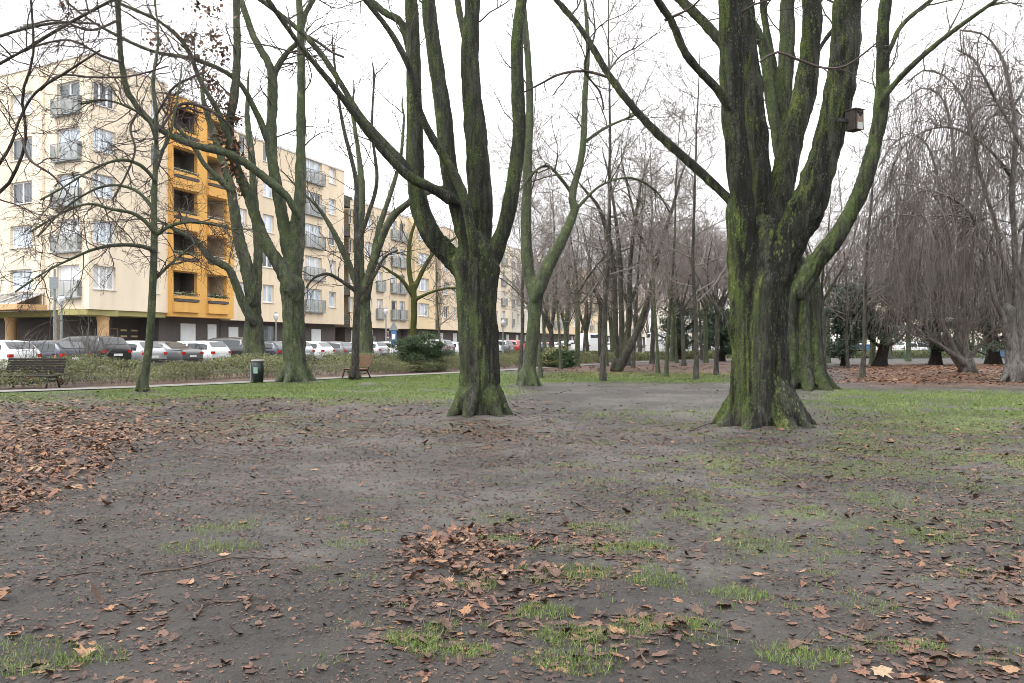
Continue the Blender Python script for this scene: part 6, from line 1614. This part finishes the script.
# small signs on the dark base wall
def wall_sign(s, z, w, h, mats, label):
    p = Q2+U2*s+OUT2*(-.55-.95+.03); r = empty('wall_sign', (p[0], p[1], z), math.atan2(U2[1], U2[0]), label, 'sign')
    m = MB(); m.box(-w/2, w/2, -.03, .0, 0, h); m.build('plate', mats[0], r)
    if len(mats) > 1: m = MB(); m.box(-w/2+.12, w/2-.12, -.04, -.032, .15, h-.15); m.build('symbol', mats[1], r)
wall_sign(sx(383), 2.15, .9, .8, (M_WH, M_BLUE), 'small white and blue sign on the dark ground-floor wall left of the street sign'); wall_sign(sx(399), 2.1, .8, .8, (M_WH, M_TAIL), 'small red and white sign on the dark ground-floor wall right of the street sign')

# ------------------------------------------------------------------ nest box on the biggest tree
def nest_box():
    c = W(854, 121, 14.35); r = empty('nest_box', c, RAD(28), 'small grey-brown wooden nest box with pale front hanging on the biggest tree', 'nest box')
    M1 = simple('weathered_box_board', (.042, .034, .030), .8, .2, .2, 20); M2 = simple('pale_front_board', (.15, .105, .09), .7, .2, .2, 20); M3 = simple('white_droppings', (.36, .37, .36), .7); M4 = simple('nest_hole_black', (.008, .008, .008), .9)
    w, dd, h = .098, .105, .165
    m = MB(); m.box(-w, w, -dd, dd, -h, h); b = m.build('body', M1, r, bevel=.006)
    m = MB(); m.box(-w-.012, w+.015, -dd-.025, dd+.01, h+.002, h+.024); m.build('roof', M1, r, bevel=.004)
    m = MB(); m.box(-w*.62, w*.80, -dd-.012, -dd-.001, -h+.004, h*.62); f = m.build('front_board', M2, r)
    m = MB(); m.box(-w*.55, w*.75, -dd-.016, -dd-.0125, -h+.01, -h*.25); m.build('pale_patch', M3, f)
    m = MB(); m.tube([(w*.15, -dd-.020, h*.60), (w*.15, -dd-.0005, h*.60)], .036, 18); m.build('entrance_hole', M4, r)
    m = MB(); m.box(-w*.8, -w*.62, -dd-.018, -dd-.001, -h+.004, h*.80); m.box(-w*.8, w*.95, -dd-.018, -dd-.001, h*.80, h*.95); m.box(w*.80, w*.95, -dd-.018, -dd-.001, -h+.004, h*.80); m.build('front_rim', M1, r)
    m = MB(); m.box(-.30, -w-.001, .03, .07, -.03, .03); m.build('hanger', M_IRON, r)
nest_box()

# dried leaves still hanging on the green forked tree
def dry_clusters():
    r2 = np.random.default_rng(401); root = left_fork; B = np.array(root.location); C = []
    for px, py, n, R, dd in ((187,40,70,.35,32),(193,52,50,.3,32),(212,42,55,.3,31.5),(222,55,60,.3,31.5),(214,32,60,.28,31.6),(185,38,40,.3,31),(206,78,45,.3,31.8),(211,85,60,.32,31.8),(222,97,60,.3,32),(219,137,90,.3,32.2),(232,165,150,.33,32.3),(234,150,120,.3,32.2),(230,140,70,.25,32.2),(236,120,60,.25,32.3),(240,190,50,.25,32.3),(69,12,30,.3,30),(152,42,40,.3,30.5),(216,8,50,.4,31.5),(195,5,40,.35,31),(238,172,50,.25,32.5)):
        n = int(n*.6); c = W(px, py, dd); C.append(c+r2.normal(size=(n, 3))*R*np.array([.6, .6, .7]))
    C = np.concatenate(C)-B; V, F = leaf_cloud(C, .19, r2, .7, droop=-.8); me = mesh_np('dry_leaves', V, [F], False, M_LEAF); set_tint(me, np.clip(r2.normal(.60, .18, len(F)), 0, .95), 1); link('dry_leaves', me, root)
dry_clusters()

# ------------------------------------------------------------------ far right: wire fence, blue containers
M_GRF = simple('green_fence_paint', (.05, .11, .085), .5)
r = empty('wire_fence', ((800-512)/FPX*80, 80, 0), RAD(2), 'low green wire mesh fence behind the dark evergreens at the right', 'fence')
m = MB()
for i in range(17): m.box(i*2.5-.03, i*2.5+.03, -.03, .03, 0, 1.25)
m.build('posts', M_GRF, r); m = MB()
for zz in (.1, .4, .7, 1.0, 1.2): m.bar((0, .04, zz), (40, .04, zz), .022)
for i in range(260): m.bar((i*.155, .06, .05), (i*.155, .06, 1.2), .010)
m.build('mesh_panel', M_GRF, r)
M_CONT = simple('blue_container', (.06, .15, .31), .45)
for px, d, w, lab in ((867, 90, 1.25, 'bright blue recycling container behind the fence left of the leaning black trunk'), (858, 93, .9, 'second blue recycling container half hidden left of the bright one'), (1004, 88, 1.4, 'blue recycling container glimpsed near the pale grey trunks')):
    r = empty('recycling_container', ((px-512)/FPX*d, d, 0), .1, lab, 'container')
    m = MB(); m.box(-w/2, w/2, -.6, .6, .08, 1.25); m.build('body', M_CONT, r, bevel=.06); m = MB(); m.box(-w/2-.03, w/2+.03, -.63, .63, 1.255, 1.42); m.build('lid', M_CONT, r, bevel=.05)
    m = MB()
    for sx_ in (-1, 1):
        m.box(sx_*w*.35-.08, sx_*w*.35+.08, -.5, .5, 0, .078)
    m.build('feet', M_PLAST, r)
